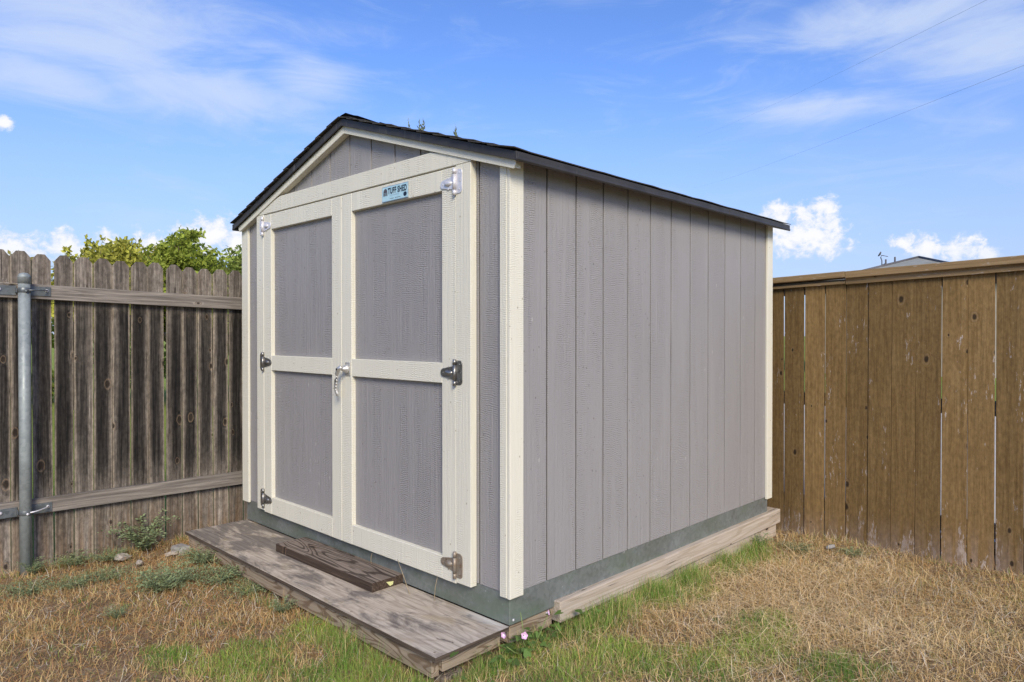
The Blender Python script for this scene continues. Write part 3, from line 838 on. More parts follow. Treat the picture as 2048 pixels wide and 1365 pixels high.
# steel post on the near side of the rails
post = bpy.data.objects.new('post', None); COL.objects.link(post); post.parent = lf; post.location = (.100, -1.150, 0)
bm = bmesh.new(); lathe(bm, [(.0285, -.15), (.0285, 1.625)], 28)
link('pipe', tomesh(bm, 'pipe'), M_post, post)
bm = bmesh.new()
lathe(bm, [(.0302, 1.602), (.0302, 1.634), (.0315, 1.636), (.0300, 1.642), (.027, 1.651), (.018, 1.658), (.008, 1.661), (.001, 1.6615)], 28)
link('post_cap', tomesh(bm, 'post_cap'), M_post, post)
for z in (1.565, .345):
    bm = bmesh.new()
    lathe(bm, [(.0290, z-.014), (.0300, z-.013), (.0300, z+.013), (.0290, z+.014)], 28)
    bx(bm, -.050, -.046, -.125, -.028, z-.026, z+.026, 0, .001)          # flanges screwed to the rail
    bx(bm, -.050, -.046, .028, .135, z-.026, z+.026, 0, .001)
    bx(bm, -.048, -.012, -.034, -.030, z-.013, z+.013, 0, .001)
    bx(bm, -.048, -.012, .030, .034, z-.013, z+.013, 0, .001)
    for yy in (-.105, .115):
        lathe(bm, [(.009, 0), (.009, .004), (.005, .007)], 10, Matrix.Translation((-.046, yy, z+.004)) @ Matrix.Rotation(R(90), 4, 'Y'), 1)
    link('bracket', tomesh(bm, 'bracket'), [M_strap, M_steel_pale], post)
    bm = bmesh.new()
    tube(bm, [(.028, .016, z), (.024, .046, z+.002), (.006, .072, z+.003), (-.02, .100, z+.004), (-.042, .118, z+.006)], [.004]*5, 8)
    tube(bm, [(.030, .004, z-.006), (.036, .005, z-.006)], .008, 6)
    link('clamp_bolt', tomesh(bm, 'clamp_bolt'), M_steel_pale if z < 1 else M_strap, post)

# ------------------------------------------------------------------ right fence: brown stained boards with a cap
rf = empty('board_fence', 'brown stained board fence with flat cap right of the shed', 'fence', (0, 2.71, 0))
BM_ = [picket_mesh(wd, 1.80, .014, False, 'board') for wd in (.1290, .1302, .1318, .1270)]
for m in BM_: m.materials.append(M_stain)
slope = .0325
for k in range(-7, 14):
    x = .0545 + k*.1342
    o = bpy.data.objects.new('fence_board', BM_[random.randrange(4)]); COL.objects.link(o); o.parent = rf
    o.rotation_euler = (0, random.uniform(-.0035, .0035), random.uniform(-.02, .02))
    zt_ = 1.397 + GZ + slope*(x + .07) + (.035 if x > .39 else .010)
    o.location = (x + random.uniform(-.002, .002), random.uniform(-.003, .003), zt_ - 1.80)
def sloped(name, mat, x0, x1, y0, y1, zb0, h, sl, parent, bev=.002):
    """a board running along x with slope sl; zb0 its underside at x0; local z along the run, local x up"""
    L = (x1 - x0) / math.cos(math.atan(sl))
    bm = bmesh.new(); bx(bm, 0, h, y0, y1, 0, L, 0, bev)
    o = link(name, tomesh(bm, name), mat, parent)
    a = math.atan(sl)
    zax = Vector((math.cos(a), 0, math.sin(a))); xax = Vector((-math.sin(a), 0, math.cos(a))); yax = zax.cross(xax)
    o.matrix_local = Matrix.Translation((x0, 0, zb0)) @ Matrix((xax, yax, zax)).transposed().to_4x4()
    return o
# (local y is -world y here, because z x x = y points away)
sloped('cap_board', M_cap, -.95, .398, -.060, .060, 1.672 + slope*(-.95+.067), .040, slope*1.02, rf, .003)
sloped('cap_board', M_cap, .400, 2.0, -.060, .060, 1.667 + slope*(.467), .044, slope, rf, .003)
sloped('trim_strip', M_cap, -.95, .392, .012, .032, 1.394 + GZ + .031*(-.95+.078), .019, .031, rf)
sloped('trim_strip', M_cap, .395, 2.0, .012, .032, 1.404 + GZ, .055, slope, rf)
for z in (.02 + GZ - .12, .60 + GZ, 1.33 + GZ):
    sloped('fence_rail', M_rail, -.95, 2.0, -.050, -.012, z, .085, 0.02 if z > 1 else .008, rf)
for x in (-.85, 1.62):
    box('fence_post', M_rail, rf, x-.045, x+.045, .052, .142, -.1, 1.62, .003)

# ------------------------------------------------------------------ trees behind the left fence
def leaf_cloud(n, centres, radii, size, base, var, droop=.3, elong=1.7, seed=0):
    """leaves scattered through lumpy clumps; returns verts, faces, colours"""
    r = np.random.default_rng(seed)
    wgt = np.array(radii)**2; ci = r.choice(len(centres), n, p=wgt/wgt.sum())
    c = np.array(centres)[ci]; rad = np.array(radii)[ci][:, None]
    u = r.normal(size=(n, 3)); u /= np.linalg.norm(u, axis=1)[:, None]
    p = c + u*rad*np.power(r.random((n, 1)), .42)*np.array([1, 1, .85])
    a = r.normal(size=(n, 3)); a[:, 2] -= droop; a /= np.linalg.norm(a, axis=1)[:, None]
    b = np.cross(a, r.normal(size=(n, 3))); b /= np.linalg.norm(b, axis=1)[:, None]
    s = size*(.6 + .8*r.random((n, 1)))
    A = p; B = p + a*s*.5*elong + b*s*.42; Cc = p + a*s*elong; D = p + a*s*.5*elong - b*s*.42
    V = np.stack([A, B, Cc, D], 1).reshape(-1, 3)
    F = np.arange(4*n).reshape(n, 4)
    tone = np.array(r.random(len(centres)))[ci]
    k = r.random((n, 1))
    base = np.array(base); col = base*(1 + var*(k - .5)*2)
    col = col*(.72 + .5*tone[:, None]) + np.array([.05, .035, 0])*np.power(r.random((n, 1)), 3)
    return V, F, np.repeat(np.clip(col*1.08, 0, 1), 4, 0)
def tree(label, loc, clumps, n, size, base, trunk_h, seed, bare=None):
    e = empty('tree', label, 'tree', loc, 0, 'trees behind the picket fence')
    rs = random.Random(seed + 100)
    for q in sorted(clumps, key=lambda q: -q[2])[:12]:              # sprays of young growth standing out of the crown
        for _ in range(3):
            a = rs.uniform(-.9, .9)
            for h_ in (.95, 1.15, 1.32): clumps.append((q[0] + a*q[3]*h_*.9, q[1] + rs.uniform(-.6, .6)*q[3], q[2] + q[3]*h_*(1 - .35*a*a), rs.uniform(.035, .06)))
    c = [q[:3] for q in clumps]; rd = [q[3] for q in clumps]
    V, F, K = leaf_cloud(n, c, rd, size, base, .35, seed=seed)
    cr = link('crown', np_mesh('crown', V, F, 4, K), M_leaf, e); cr['kind'] = 'stuff'
    bm = bmesh.new(); rr = random.Random(seed)
    tube(bm, [(0, 0, -.2), (.03, .02, trunk_h*.5), (0, .05, trunk_h)], [.11, .085, .06], 8)
    for q in [k_ for k_ in clumps if k_[3] > .1]:
        mid = (q[0]*.5 + rr.uniform(-.05, .05), q[1]*.5, trunk_h + (q[2]-trunk_h)*.45)
        tube(bm, [(0, .05, trunk_h*.92), mid, (q[0], q[1], q[2])], [.05, .03, .010], 6)
        for _ in range(3):
            a = Vector((rr.uniform(-1, 1), rr.uniform(-1, 1), rr.uniform(.1, 1))).normalized()*q[3]*rr.uniform(.7, 1.05)
            tube(bm, [(q[0], q[1], q[2]), tuple(Vector(q[:3]) + a)], [.012, .004], 5)
    link('trunk', tomesh(bm, 'trunk'), M_bark, e)
    return e
def rnd_clumps(seed, n, rx, ry, z0, z1, r0, r1):
    r = random.Random(seed); out = []
    for _ in range(n):
        a = r.uniform(0, 2*math.pi); q = math.sqrt(r.random())
        z = r.uniform(z0, z1); k = 1 - .55*max(0, (z - z0)/(z1 - z0))**1.5
        out.append((rx*q*k*math.cos(a), ry*q*k*math.sin(a), z, r.uniform(r0, r1)))
    return out
def pol(azd, dist):
    return (1.976 + dist*math.sin(azd), -2.019 + dist*math.cos(azd), 0)
LG = (.30, .355, .060); YG = (.42, .41, .075); DG = (.24, .30, .07)
# (direction from the yard, distance) fix where each tree stands in the neighbour's garden
tree('broad yellow-green tree showing over the fence middle, lower left half of the big clump', pol(-1.292, 13.0), rnd_clumps(3, 34, .85, .7, 1.6, 2.52, .20, .34), 13000, .050, YG, 1.1, 3)
tree('tallest green tree over the fence, with upright twigs on top', pol(-1.218, 13.6), rnd_clumps(5, 34, .80, .7, 1.6, 2.80, .20, .32), 13500, .050, LG, 1.1, 5)
tree('low yellow-green tree filling the dip between the two big clumps over the fence', pol(-1.254, 14.6), rnd_clumps(31, 30, .85, .6, 1.6, 2.66, .20, .32), 11500, .050, YG, 1.1, 31)
tree('light green tree filling the fence top left of the sparse tree by the shed', pol(-1.178, 14.2), rnd_clumps(34, 26, .70, .6, 1.5, 2.46, .18, .30), 9000, .050, LG, 1.1, 34)
tree('small ragged tree with yellowing leaves over the fence, between two gaps of cloud', pol(-1.338, 14.5), rnd_clumps(8, 14, .42, .5, 1.6, 2.42, .16, .28), 4600, .050, YG, 1.1, 8)
tree('brownish olive tree at the far left over the fence top', pol(-1.388, 15.0), rnd_clumps(11, 15, .44, .5, 1.6, 2.45, .16, .30), 5000, .050, (.27, .245, .07), 1.1, 11)
tree('sparse twiggy tree with small dark leaves close beside the shed', pol(-1.148, 13.0), rnd_clumps(14, 22, .56, .5, 1.4, 2.56, .14, .30), 4200, .046, DG, 1.0, 14)
tree('slim leafy tree peeping out at the shed eave corner', pol(-1.118, 13.5), rnd_clumps(21, 12, .28, .4, 1.4, 2.40, .12, .24), 1900, .046, DG, 1.0, 21)

hd = empty('hedge', 'long leafy hedge across the neighbour garden, glimpsed through the picket gaps', 'hedge', (-13.6, 2.2, 0))
hc = [(random.uniform(-.5, .5), -6 + k*.32, random.uniform(.25, 1.55), random.uniform(.35, .5)) for k in range(40)]
V, F, K = leaf_cloud(16000, [q[:3] for q in hc], [q[3] for q in hc], .075, LG, .35, seed=77)
hf = link('foliage', np_mesh('foliage', V, F, 4, K), M_leaf, hd); hf['kind'] = 'stuff'

# ------------------------------------------------------------------ far house and cables
hs_ = empty('house', 'distant house whose grey hipped roof shows over the right fence', 'house', (-5.24, 27.10, 0), R(10))
AP = 3.963 + GZ
bm = bmesh.new()
b4 = [bm.verts.new(p) for p in ((-2.9, -4.5, AP-1.15), (2.7, -4.5, AP-1.15), (2.7, 4.5, AP-1.15), (-2.9, 4.5, AP-1.15))]
ap = bm.verts.new((0, 0, AP))
for i in range(4): bm.faces.new((b4[i], b4[(i+1) % 4], ap))
bm.faces.new(b4[::-1])
hr = link('roof', tomesh(bm, 'roof'), M_roofgrey, hs_)
bm = bmesh.new()
for p in ((-2.9, -4.5), (2.7, -4.5), (2.7, 4.5), (-2.9, 4.5)):
    tube(bm, [(0, 0, AP+.012), (p[0], p[1], AP-1.14)], .055, 6)
link('ridge_tile', tomesh(bm, 'ridge_tile'), M_roofedge, hr)
bm = bmesh.new()
prism(bm, [(-1.05, AP-.20), (-2.8, AP-.95), (-2.8, AP-1.07), (-1.05, AP-.30), (.9, AP-1.12), (.9, AP-1.0)], 'y', -.55, 2.5)
link('gable_roof', tomesh(bm, 'gable_roof'), M_roofgrey, hs_)
bm = bmesh.new(); bx(bm, -2.6, 2.4, -4.1, 4.1, -.1, AP-1.12); prism(bm, [(-1.05, AP-.32), (-2.8, AP-1.1), (.7, AP-1.1)], 'y', -.35, -.1)
link('wall', tomesh(bm, 'wall'), M_wallhouse, hs_)
bm = bmesh.new()
for x_, dz_ in ((-.72, -.15), (-1.02, -.22)):
    tube(bm, [(x_, -.6, AP+dz_-.30), (x_, -.6, AP+dz_+.16)], .030, 8)
link('vent_pipe', tomesh(bm, 'vent_pipe'), M_roofedge, hs_)
bm = bmesh.new()
tube(bm, [(-1.15, -.6, AP-.45), (-1.15, -.6, AP-.10), (-1.19, -.6, AP+.02), (-1.16, -.6, AP+.10)], .018, 8)
lathe(bm, [(.02, 0), (.085, .02), (.10, .05), (.09, .05), (.02, .015)], 14, Matrix.Translation((-1.19, -.62, AP+.13)) @ Matrix.Rotation(R(-60), 4, 'Y'))
tube(bm, [(-1.16, -.6, AP+.10), (-.95, -.6, AP+.04)], .013, 6)
link('antenna', tomesh(bm, 'antenna'), M_roofedge, hs_)
def cable(label, p0, p1, sag):
    p0, p1 = Vector(p0), Vector(p1); pts = []
    for i in range(41):
        u = i/40; q = p0.lerp(p1, u); q.z -= sag*4*u*(1-u); pts.append(q)
    bm = bmesh.new(); tube(bm, pts, .0026, 6)
    return tag(link('overhead_cable', tomesh(bm, 'overhead_cable'), M_cable), label, 'cable', 'overhead cables')
cable('thin overhead cable crossing the sky at upper right, the lower of two', (.30, 14.2, 6.55), (-48.0, 86.0, 22.0), .3)
cable('thin overhead cable high in the upper right sky, the upper of two', (.25, 14.2, 8.15), (-48.0, 86.0, 29.0), .3)

# ------------------------------------------------------------------ grass
GREEN = [(-.42,-.29,.20),(-.09,-.25,.22),(.01,-.07,.22),(-.76,-.42,.14),(-.05,.27,.15),(.03,.49,.13),
         (.10,.92,.13),(.09,1.22,.14),(.10,1.62,.13),(.09,2.0,.11),(.33,.30,.15),(.46,.32,.15),(.67,.76,.19),(.62,1.00,.16),
         (.61,.52,.15),(.97,.81,.14),(-.70,-.74,.20),(-.35,-.55,.18),(.25,.0,.2),(-1.0,-.95,.10),(1.15,.55,.12)]
def fnoise(x, y, s, seed):
    r = np.random.default_rng(seed); out = np.zeros_like(x)
    for k in range(10):
        a = r.uniform(0, 2*np.pi); f = s*(.6 + 1.2*r.random())
        out += np.sin((x*np.cos(a) + y*np.sin(a))*f + r.uniform(0, 6.3))
    return out/4.5
def green_amount(x, y):
    g = np.zeros_like(x)
    for cx_, cy_, r_ in GREEN: g = np.maximum(g, np.exp(-((x-cx_)**2 + (y-cy_)**2)/(r_*r_*1.1)))
    g = g + .22*fnoise(x, y, 9, 1) + .16*fnoise(x, y, 27, 2)
    # scattered green shoots along the near edge of the yard
    near = np.clip((.2 - (y - x*.95))*1.1 - .3, 0, 1)*.28
    return g + near
def in_yard(x, y):
    ok = (x > -2.66) & (y < 2.66)
    ok &= ~((x > -2.43) & (x < -.005) & (y > -.36) & (y < .02))       # the step
    ok &= ~((x > -2.46) & (x < .02) & (y > .0) & (y < 2.60))           # the shed
    return ok
CX, CY = 1.976, -2.019
def sample(n, seed):
    """points of the yard the photograph looks at, with a wide margin either side"""
    r = np.random.default_rng(seed); X = np.empty(0); Y = np.empty(0)
    while len(X) < n:
        x = r.uniform(-2.7, 3.2, n*2); y = r.uniform(-2.6, 2.7, n*2)
        d_ = np.hypot(x-CX, y-CY)
        a = np.degrees(np.arctan2(x-CX, y-CY)) + 44.2
        ok = in_yard(x, y) & (abs(a) < 50) & (d_ > 1.75)
        X = np.concatenate([X, x[ok]]); Y = np.concatenate([Y, y[ok]])
    return X[:n], Y[:n]
def blades(name, x, y, L, wd, lean, bend, col, mat, lift=0.0):
    """curved tapering blades: three segments each"""
    n = len(x); r = np.random.default_rng(len(name)*7 + n)
    az_ = r.uniform(0, 2*np.pi, n)
    dirx, diry = np.cos(az_), np.sin(az_)
    side = np.stack([-diry, dirx, np.zeros(n)], 1)
    tw = r.uniform(-.9, .9, n); side = side*np.cos(tw)[:, None] + np.array([0, 0, 1])*np.sin(tw)[:, None]*.6
    z0 = gh(x, y) + lift
    p = np.stack([x, y, z0], 1); seg = L/3; ang = lean.copy(); az2 = az_.copy()
    curl = r.normal(0, .35, n)
    rows = []
    for k in range(4):
        wk = (wd*(1 - .30*k))[:, None]*.5
        if k < 3: rows += [p - side*wk, p + side*wk]
        else: rows += [p]
        dd = np.stack([np.cos(az2)*np.sin(ang), np.sin(az2)*np.sin(ang), np.cos(ang)], 1)
        p = p + dd*seg[:, None]
        p[:, 2] = np.maximum(p[:, 2], z0 - .002 + .006*((r.random(n))))
        ang = ang + bend; az2 = az2 + curl
    V = np.stack(rows, 1).reshape(-1, 3)
    b = (np.arange(n)*7)[:, None]
    F = np.concatenate([b + np.array([0, 1, 3, 2]), b + np.array([2, 3, 5, 4]), b + np.array([4, 5, 6])], 1)
    sizes = np.tile([4, 4, 3], n)
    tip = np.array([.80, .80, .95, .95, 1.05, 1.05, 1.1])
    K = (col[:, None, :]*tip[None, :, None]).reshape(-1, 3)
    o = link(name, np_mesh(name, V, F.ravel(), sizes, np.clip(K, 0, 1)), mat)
    o['kind'] = 'stuff'
    return o
def lerp(a, b, u): return np.array(a)[None]*(1-u[:, None]) + np.array(b)[None]*u[:, None]
# thatch: dead straw, lying and tangled
N = 205000
x, y = sample(N, 11); r = np.random.default_rng(12)
g = green_amount(x, y)
keep = r.random(N) < np.clip(1.0 - .8*np.clip(g - .1, 0, 1), .15, 1)
thin = .5 + .5*fnoise(x, y, 6, 5)
bare = fnoise(x, y, 11, 6)
keep &= r.random(N) < np.clip(.42 + .55*thin + .3*(x > .1) - .35*(bare > .55), .15, 1)
keep &= ~((y > 2.40) & (r.random(N) < .4))
x, y = x[keep], y[keep]; n = len(x)
leftside = np.clip((-.2 - x)/.8, 0, 1)
tone = .5 + .32*fnoise(x, y, 7, 41) + .18*fnoise(x, y, 21, 42)
u = np.clip(tone + r.normal(0, .28, n), 0, 1)
col = lerp((.42, .25, .080), (1.0, .74, .37), u)
red = (r.random(n) < .08 + .52*leftside)
col[red] = lerp((.36, .175, .065), (.82, .46, .19), r.random(red.sum()))
grey = r.random(n) < .14; col[grey] = lerp((.46, .39, .30), (.92, .82, .66), r.random(grey.sum()))
dk_ = r.random(n) < .13; col[dk_] = lerp((.10, .075, .045), (.24, .17, .085), r.random(dk_.sum()))
ol = r.random(n) < .07 + .06*leftside; col[ol] = lerp((.18, .18, .075), (.36, .35, .15), r.random(ol.sum()))
L = r.uniform(.014, .075, n) + .06*(r.random(n) < .08)
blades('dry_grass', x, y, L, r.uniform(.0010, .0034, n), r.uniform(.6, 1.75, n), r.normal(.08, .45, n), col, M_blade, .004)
# standing dry tufts
N = 60000
x, y = sample(N, 21); r = np.random.default_rng(22)
tf = fnoise(x, y, 14, 8) + .6*fnoise(x, y, 38, 9)
keep = (tf > .10) & (r.random(N) < 1 - .8*np.clip(green_amount(x, y), 0, 1))
x, y = x[keep], y[keep]; n = len(x)
col = lerp((.46, .29, .10), (.95, .70, .34), np.clip(.5 + .3*fnoise(x, y, 9, 43) + r.normal(0, .25, n), 0, 1))
blades('dry_grass', x, y, r.uniform(.025, .075, n), r.uniform(.0012, .0028, n), abs(r.normal(.50, .38, n)), r.uniform(.1, .6, n), col, M_blade)
# long bleached runners lying in the dry patch right of the shed
N = 9000
r = np.random.default_rng(52)
x = r.normal(.55, .42, N); y = r.normal(1.45, .50, N)
ok = in_yard(x, y); x, y = x[ok], y[ok]; n = len(x)
col = lerp((.55, .37, .16), (1.0, .80, .50), r.random(n))
blades('dry_grass', x, y, r.uniform(.07, .19, n), r.uniform(.0014, .0030, n), r.uniform(1.1, 1.6, n), r.normal(.10, .16, n), col, M_blade, .012)
# green grass
N = 300000
x, y = sample(N, 31); r = np.random.default_rng(32)
g = green_amount(x, y)
keep = (g > .22 + .26*r.random(N))
keep |= (r.random(N) < .040 + .09*(fnoise(x, y, 16, 18) > .30))
x, y, g = x[keep], y[keep], g[keep]; n = len(x)
yel = np.clip(.45 + .5*fnoise(x, y, 10, 15) + r.normal(0, .28, n), 0, 1)
col = lerp((.105, .245, .032), (.39, .52, .085), yel)
tipdry = r.random(n) < .14; col[tipdry] = lerp((.44, .34, .13), (.70, .58, .27), r.random(tipdry.sum()))
lush = np.clip(g - .2, 0, 1)
h = r.uniform(.020, .070, n)*(.55 + .75*lush)
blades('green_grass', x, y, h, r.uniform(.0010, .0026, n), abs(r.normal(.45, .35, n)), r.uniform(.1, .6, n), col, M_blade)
# taller grass crowding the step, the timbers and the fence feet
N = 5200
r = np.random.default_rng(62)
seg_ = [((-.75, -.395), (.0, -.395), .055, 2.2), ((.01, -.38), (.01, .25), .035, 1.0), ((.025, .22), (.025, 1.05), .075, 2.2), ((.025, .95), (.025, 2.20), .085, 3.4), ((-2.60, -.05), (-2.60, -1.3), .03, .35), ((.0, 2.62), (1.5, 2.62), .03, .3), ((-2.3, -.385), (-.7, -.40), .03, .45)]
xs, ys, ws = [], [], []
for (a0, a1), (b0, b1), sd_, wt in seg_:
    k_ = int(1500*wt); uu = r.random(k_)
    xs.append(a0 + (b0-a0)*uu + abs(r.normal(0, sd_, k_))*(1 if a0 > -.05 and a0 < .06 and a1 > -.4 and b1 > -.3 else 0) + (r.normal(0, .01, k_)))
    ys.append(a1 + (b1-a1)*uu - abs(r.normal(0, sd_, k_))*(1 if a1 < -.3 and b1 < -.3 else 0)); ws.append(np.full(k_, wt))
x, y, wt = np.concatenate(xs), np.concatenate(ys), np.concatenate(ws)
keep = r.random(len(x)) < np.clip(.38 + .75*fnoise(x, y, 13, 71) + .22*(wt > 1.5), .06, 1); x, y, wt = x[keep], y[keep], wt[keep]; n = len(x)
col = lerp((.10, .23, .035), (.31, .43, .085), r.random(n))
dr_ = r.random(n) < .35*(wt < .5) + .22; col[dr_] = lerp((.44, .31, .13), (.80, .62, .32), r.random(dr_.sum()))
blades('green_grass', x, y, r.uniform(.035, .105, n)*(.75 + .3*np.minimum(wt, 1) + .25*(wt > 1.5)), r.uniform(.0014, .0030, n), abs(r.normal(.30, .28, n)), r.uniform(.1, .5, n), col, M_blade)

# ------------------------------------------------------------------ weeds
def weed_mesh(seed, nst, rad, ht, base, name):
    r = np.random.default_rng(seed); Vs, Fs, Ks = [], [], []; c = 0
    for s in range(nst):
        a = r.uniform(0, 2*np.pi); out = rad*(.35 + .65*r.random()); hz = ht*(.5 + .6*r.random())
        m = 11
        for k in range(m):
            u = (k + 1)/m
            p = np.array([np.cos(a)*out*u, np.sin(a)*out*u, hz*np.sin(u*np.pi*.62)])
            for sd_ in (-1, 1):
                ll = .016*(1.1 - .5*u)*(.5 + .9*r.random())
                d_ = np.array([np.cos(a + sd_*1.1), np.sin(a + sd_*1.1), r.uniform(-.1, .7)]); d_ /= np.linalg.norm(d_)
                w_ = np.cross(d_, [0, 0, 1]); w_ = w_/np.linalg.norm(w_)*ll*.26 + np.array([0, 0, r.uniform(-.002, .002)])
                Vs += [p, p + d_*ll*.5 + w_, p + d_*ll, p + d_*ll*.5 - w_]; Fs.append([c, c+1, c+2, c+3]); c += 4
                k_ = np.array(base)*(.6 + .75*r.random()); Ks += [k_]*4
    return np_mesh(name, np.array(Vs), np.array(Fs), 4, np.array(Ks))
WG = (.250, .300, .150)
WMs = [weed_mesh(s, ns, rd, h_, WG, 'weed') for s, ns, rd, h_ in ((1, 80, .20, .085), (2, 90, .24, .070), (3, 56, .15, .115), (4, 100, .28, .055))]
for m in WMs: m.materials.append(M_weed)
weeds = [(-2.57,-.55,2,1.7,'tall dusty green weed against the picket fence, nearest the step'),
         (-2.57,-.74,1,.75,'low green weed in front of the fence, beside the white rubble'),
         (-2.60,-.92,0,.75,'small weed at the fence foot midway between post and white rubble'),
         (-2.56,-1.13,2,.7,'small green weed at the base of the steel post'),
         (-1.76,-.74,0,1.15,'round grey-green weed in the dry grass, largest one away from the fence'),
         (-1.85,-.62,3,.9,'flat grey-green weed just behind the round one in the dry grass'),
         (-2.06,-.40,0,1.0,'bushy weed touching the left part of the step front'),
         (-1.72,-.45,1,.95,'spreading low weed along the step front, second from its left end'),
         (-1.50,-.40,3,.75,'thin low weed along the step front, third from its left end'),
         (-2.30,-1.20,3,.75,'low weed at the left edge of the dry grass'),
         (-2.20,-1.02,1,.7,'sprawling grassy weed right of the steel post'),
         (-2.22,-.85,3,.7,'pale flat weed between the post and the round weed'),
         (-1.10,-.42,2,.6,'small leafy weed at the middle of the step front'),
         (.035,2.24,2,.7,'dark green weed at the far end of the pale timber'),
         (.24,2.33,3,.55,'tiny green weed near the right fence, left one'),
         (.52,2.42,1,.5,'tiny green weed near the right fence, right one'),
         (-1.55,-1.0,2,.5,'small light green sprig in the reddish dry grass at lower left')]
for x_, y_, k, sc, lab in weeds:
    o = bpy.data.objects.new('weed', WMs[k]); COL.objects.link(o)
    o.location = (x_, y_, float(gh(np.array(x_), np.array(y_)))); o.scale = (sc,)*3; o.rotation_euler = (0, 0, random.uniform(0, 6))
    tag(o, lab, 'weed', 'weeds in the yard')
# bindweed with pink flowers at the shed corner
vine = empty('bindweed', 'leafy bindweed with pink flowers creeping at the shed corner', 'plant', (.05, .03, 0))
def leafy(n, seed, cx_, cy_, cz_, rx, ry, rz, size):
    r = np.random.default_rng(seed); Vs, Fs, Ks = [], [], []; c = 0
    for i in range(n):
        p = np.array([cx_ + r.normal(0, rx), cy_ + r.normal(0, ry), cz_ + abs(r.normal(0, rz))])
        a = r.uniform(0, 2*np.pi); d_ = np.array([np.cos(a), np.sin(a), r.uniform(-.5, .5)]); w_ = np.array([-np.sin(a), np.cos(a), r.uniform(-.3, .3)])
        s = size*(.6 + .7*r.random())
        shape = [(0, 0), (-.25, .38), (.1, .5), (.6, .25), (1, 0), (.6, -.25), (.1, -.5), (-.25, -.38)]
        Vs += [p + d_*q[0]*s + w_*q[1]*s + np.array([0, 0, .15*s*abs(q[1])]) for q in shape]
        Fs.append(list(range(c, c+8))); c += 8
        k_ = np.array((.115, .185, .045))*(.6 + .8*r.random()); Ks += [k_]*8
    return np.array(Vs), np.array(Fs), np.array(Ks)
V_, F_, K_ = leafy(95, 4, .0, .04, .025, .045, .16, .035, .030)
link('foliage', np_mesh('foliage', V_, F_, 8, K_), M_weed, vine)
bm = bmesh.new()
for p in ((.0, -.02, .13), (.01, .14, .155), (.02, -.12, .10), (.0, -.02, .20)):
    tube(bm, [(0, .03, .0), (p[0]*.5+.01, p[1]*.6, p[2]*.6), p], [.0022, .002, .0015], 5)
link('stem', tomesh(bm, 'stem'), M_stem, vine)
for p, rt, sc in (((.03, -.03, .118), (R(68), 0, R(60)), 1.0), ((-.005, -.11, .135), (R(85), 0, R(10)), .9), ((.012, .135, .158), (R(75), 0, R(120)), .85)):
    bm = bmesh.new(); rr = []
    for q, (r_, z_) in enumerate(((.002, -.014), (.004, -.006), (.0085, .0), (.0165, .004))):
        rr.append([bm.verts.new((r_*(1 + (.12*math.cos(5*a) if q == 3 else 0))*math.cos(a), r_*(1 + (.12*math.cos(5*a) if q == 3 else 0))*math.sin(a), z_)) for a in np.linspace(0, 2*math.pi, 21)[:-1]])
    for i in range(3):
        for k in range(20):
            f_ = bm.faces.new((rr[i][k], rr[i][(k+1) % 20], rr[i+1][(k+1) % 20], rr[i+1][k])); f_.material_index = 1 if i < 2 else 0; f_.smooth = True
    o = link('flower', tomesh(bm, 'flower'), [M_pink, M_white], vine, p, rt); o.scale = (sc*.82,)*3
# sprigs rooted in the roof
def sprig(label, loc, hts, seed):
    e = empty('sprig', label, 'plant', loc, 0, 'sprigs growing on the shed roof'); r = random.Random(seed)
    for hgt, dx_ in hts:
        Vs, Fs, Ks = [], [], []; c = 0
        for k in range(26):
            u = k/26; a = r.uniform(0, 6.3); p = np.array([dx_ + r.uniform(-.003, .003), 0, hgt*u]); s = .024*(1.2 - u)
            d_ = np.array([math.cos(a)*.7, math.sin(a)*.7, .8]); w_ = np.array([-math.sin(a), math.cos(a), 0])*s*.22
            Vs += [p, p + d_*s*.5 + w_, p + d_*s, p + d_*s*.5 - w_]; Fs.append([c, c+1, c+2, c+3]); c += 4
            Ks += [np.array((.36, .42, .26))*(.7 + .5*r.random())]*4
        link('twig', np_mesh('twig', np.array(Vs), np.array(Fs), 4, np.array(Ks)), M_weed, e)
sprig('taller pale green sprig sprouting on the shed roof near the ridge', (-.988, .30, GZ+2.158), ((.105, -.075), (.075, .02), (.07, .05)), 2)
sprig('single thin twig sprouting on the roof, nearer the right eave', (-.62, .25, GZ+2.045), ((.07, 0),), 4)

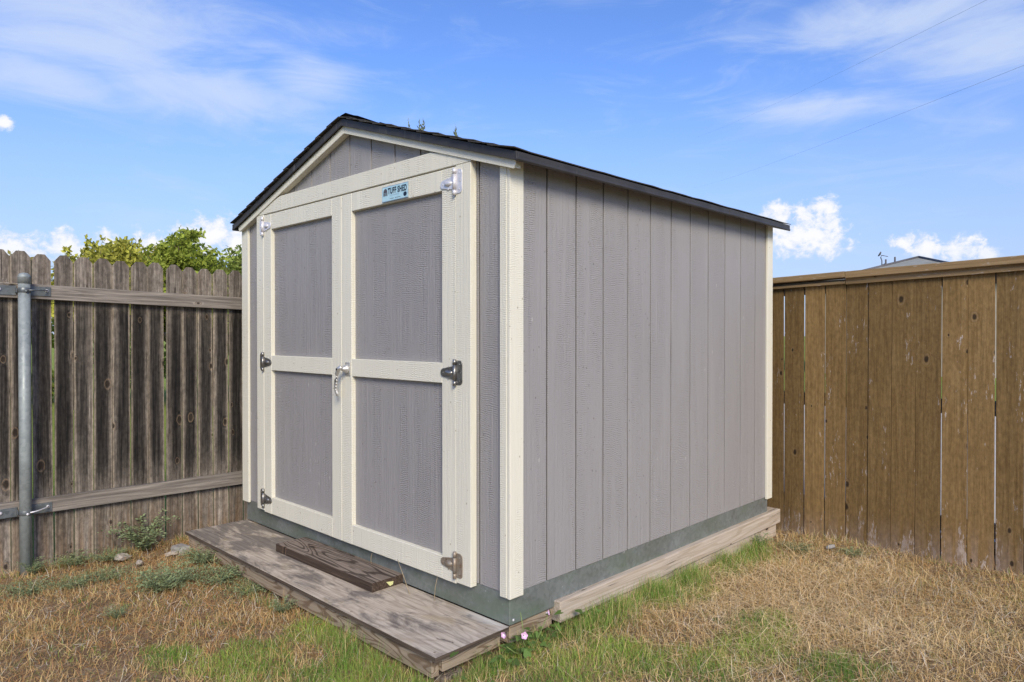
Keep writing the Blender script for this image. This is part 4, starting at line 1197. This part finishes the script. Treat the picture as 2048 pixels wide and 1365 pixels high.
# ------------------------------------------------------------------ rubble
def rock(name, label, loc, sc, seed, mat, sub=2, group=None):
    bm = bmesh.new(); bmesh.ops.create_icosphere(bm, subdivisions=sub, radius=1); r = random.Random(seed)
    ph = [r.uniform(0, 6) for _ in range(6)]
    for v in bm.verts:
        q = v.co
        k = 1 + .22*math.sin(3.1*q.x + ph[0])*math.cos(2.7*q.y + ph[1]) + .14*math.sin(6*q.z + ph[2] + 4*q.x) + r.uniform(-.07, .07)
        v.co = q*k
    o = link(name, tomesh(bm, name), mat, None, loc); o.scale = sc; o.rotation_euler = (r.uniform(-.2, .2), r.uniform(-.2, .2), r.uniform(0, 6))
    return tag(o, label, 'stone', group)
rock('stone', 'broad chalky white stone near the fence foot', (-2.49, -.70, .02), (.052, .034, .020), 1, M_stone, 2, 'stones in the yard')
rock('stone', 'tiny white stone in front of the tall weed by the fence', (-2.33, -.66, .015), (.022, .016, .012), 2, M_stone, 2, 'stones in the yard')
rock('stone', 'flat pale stone lying beside the concrete block', (-2.36, -.47, .018), (.035, .024, .014), 3, M_stone, 2, 'stones in the yard')
rock('stone', 'grey stone in dry grass near the foot of the right fence', (.40, 2.42, .012), (.035, .028, .016), 5, M_conc, 2, 'stones in the yard')
cb = box('concrete_block', M_conc, None, -2.445, -2.335, -.445, -.365, -.02, .045, .012)
tag(cb, 'grey concrete block at the left corner of the step', 'block'); cb.rotation_euler = (0, 0, R(12))
# a few loose dry stalks caught on the step by the skirt
def stalk(label, pts):
    bm = bmesh.new(); tube(bm, pts, [.0016] * (len(pts)-1) + [.0008], 5)
    tag(link('dry_stalk', tomesh(bm, 'dry_stalk'), M_straw), label, 'stalk', 'dry stalks on the step')
M_straw = plain('straw', (.42, .33, .20), .8)
stalk('bent dry stalk standing on the step right of the plank end', [(-.60, -.05, .119), (-.66, -.035, .175), (-.735, -.02, .245)])
stalk('short straight dry stalk by the skirt, farthest right on the step', [(-.46, -.02, .119), (-.465, -.008, .18), (-.455, -.004, .225)])
stalk('curved dry stalk behind the middle of the plank', [(-.98, .0, .119), (-.985, .0, .19), (-.955, -.004, .262)])
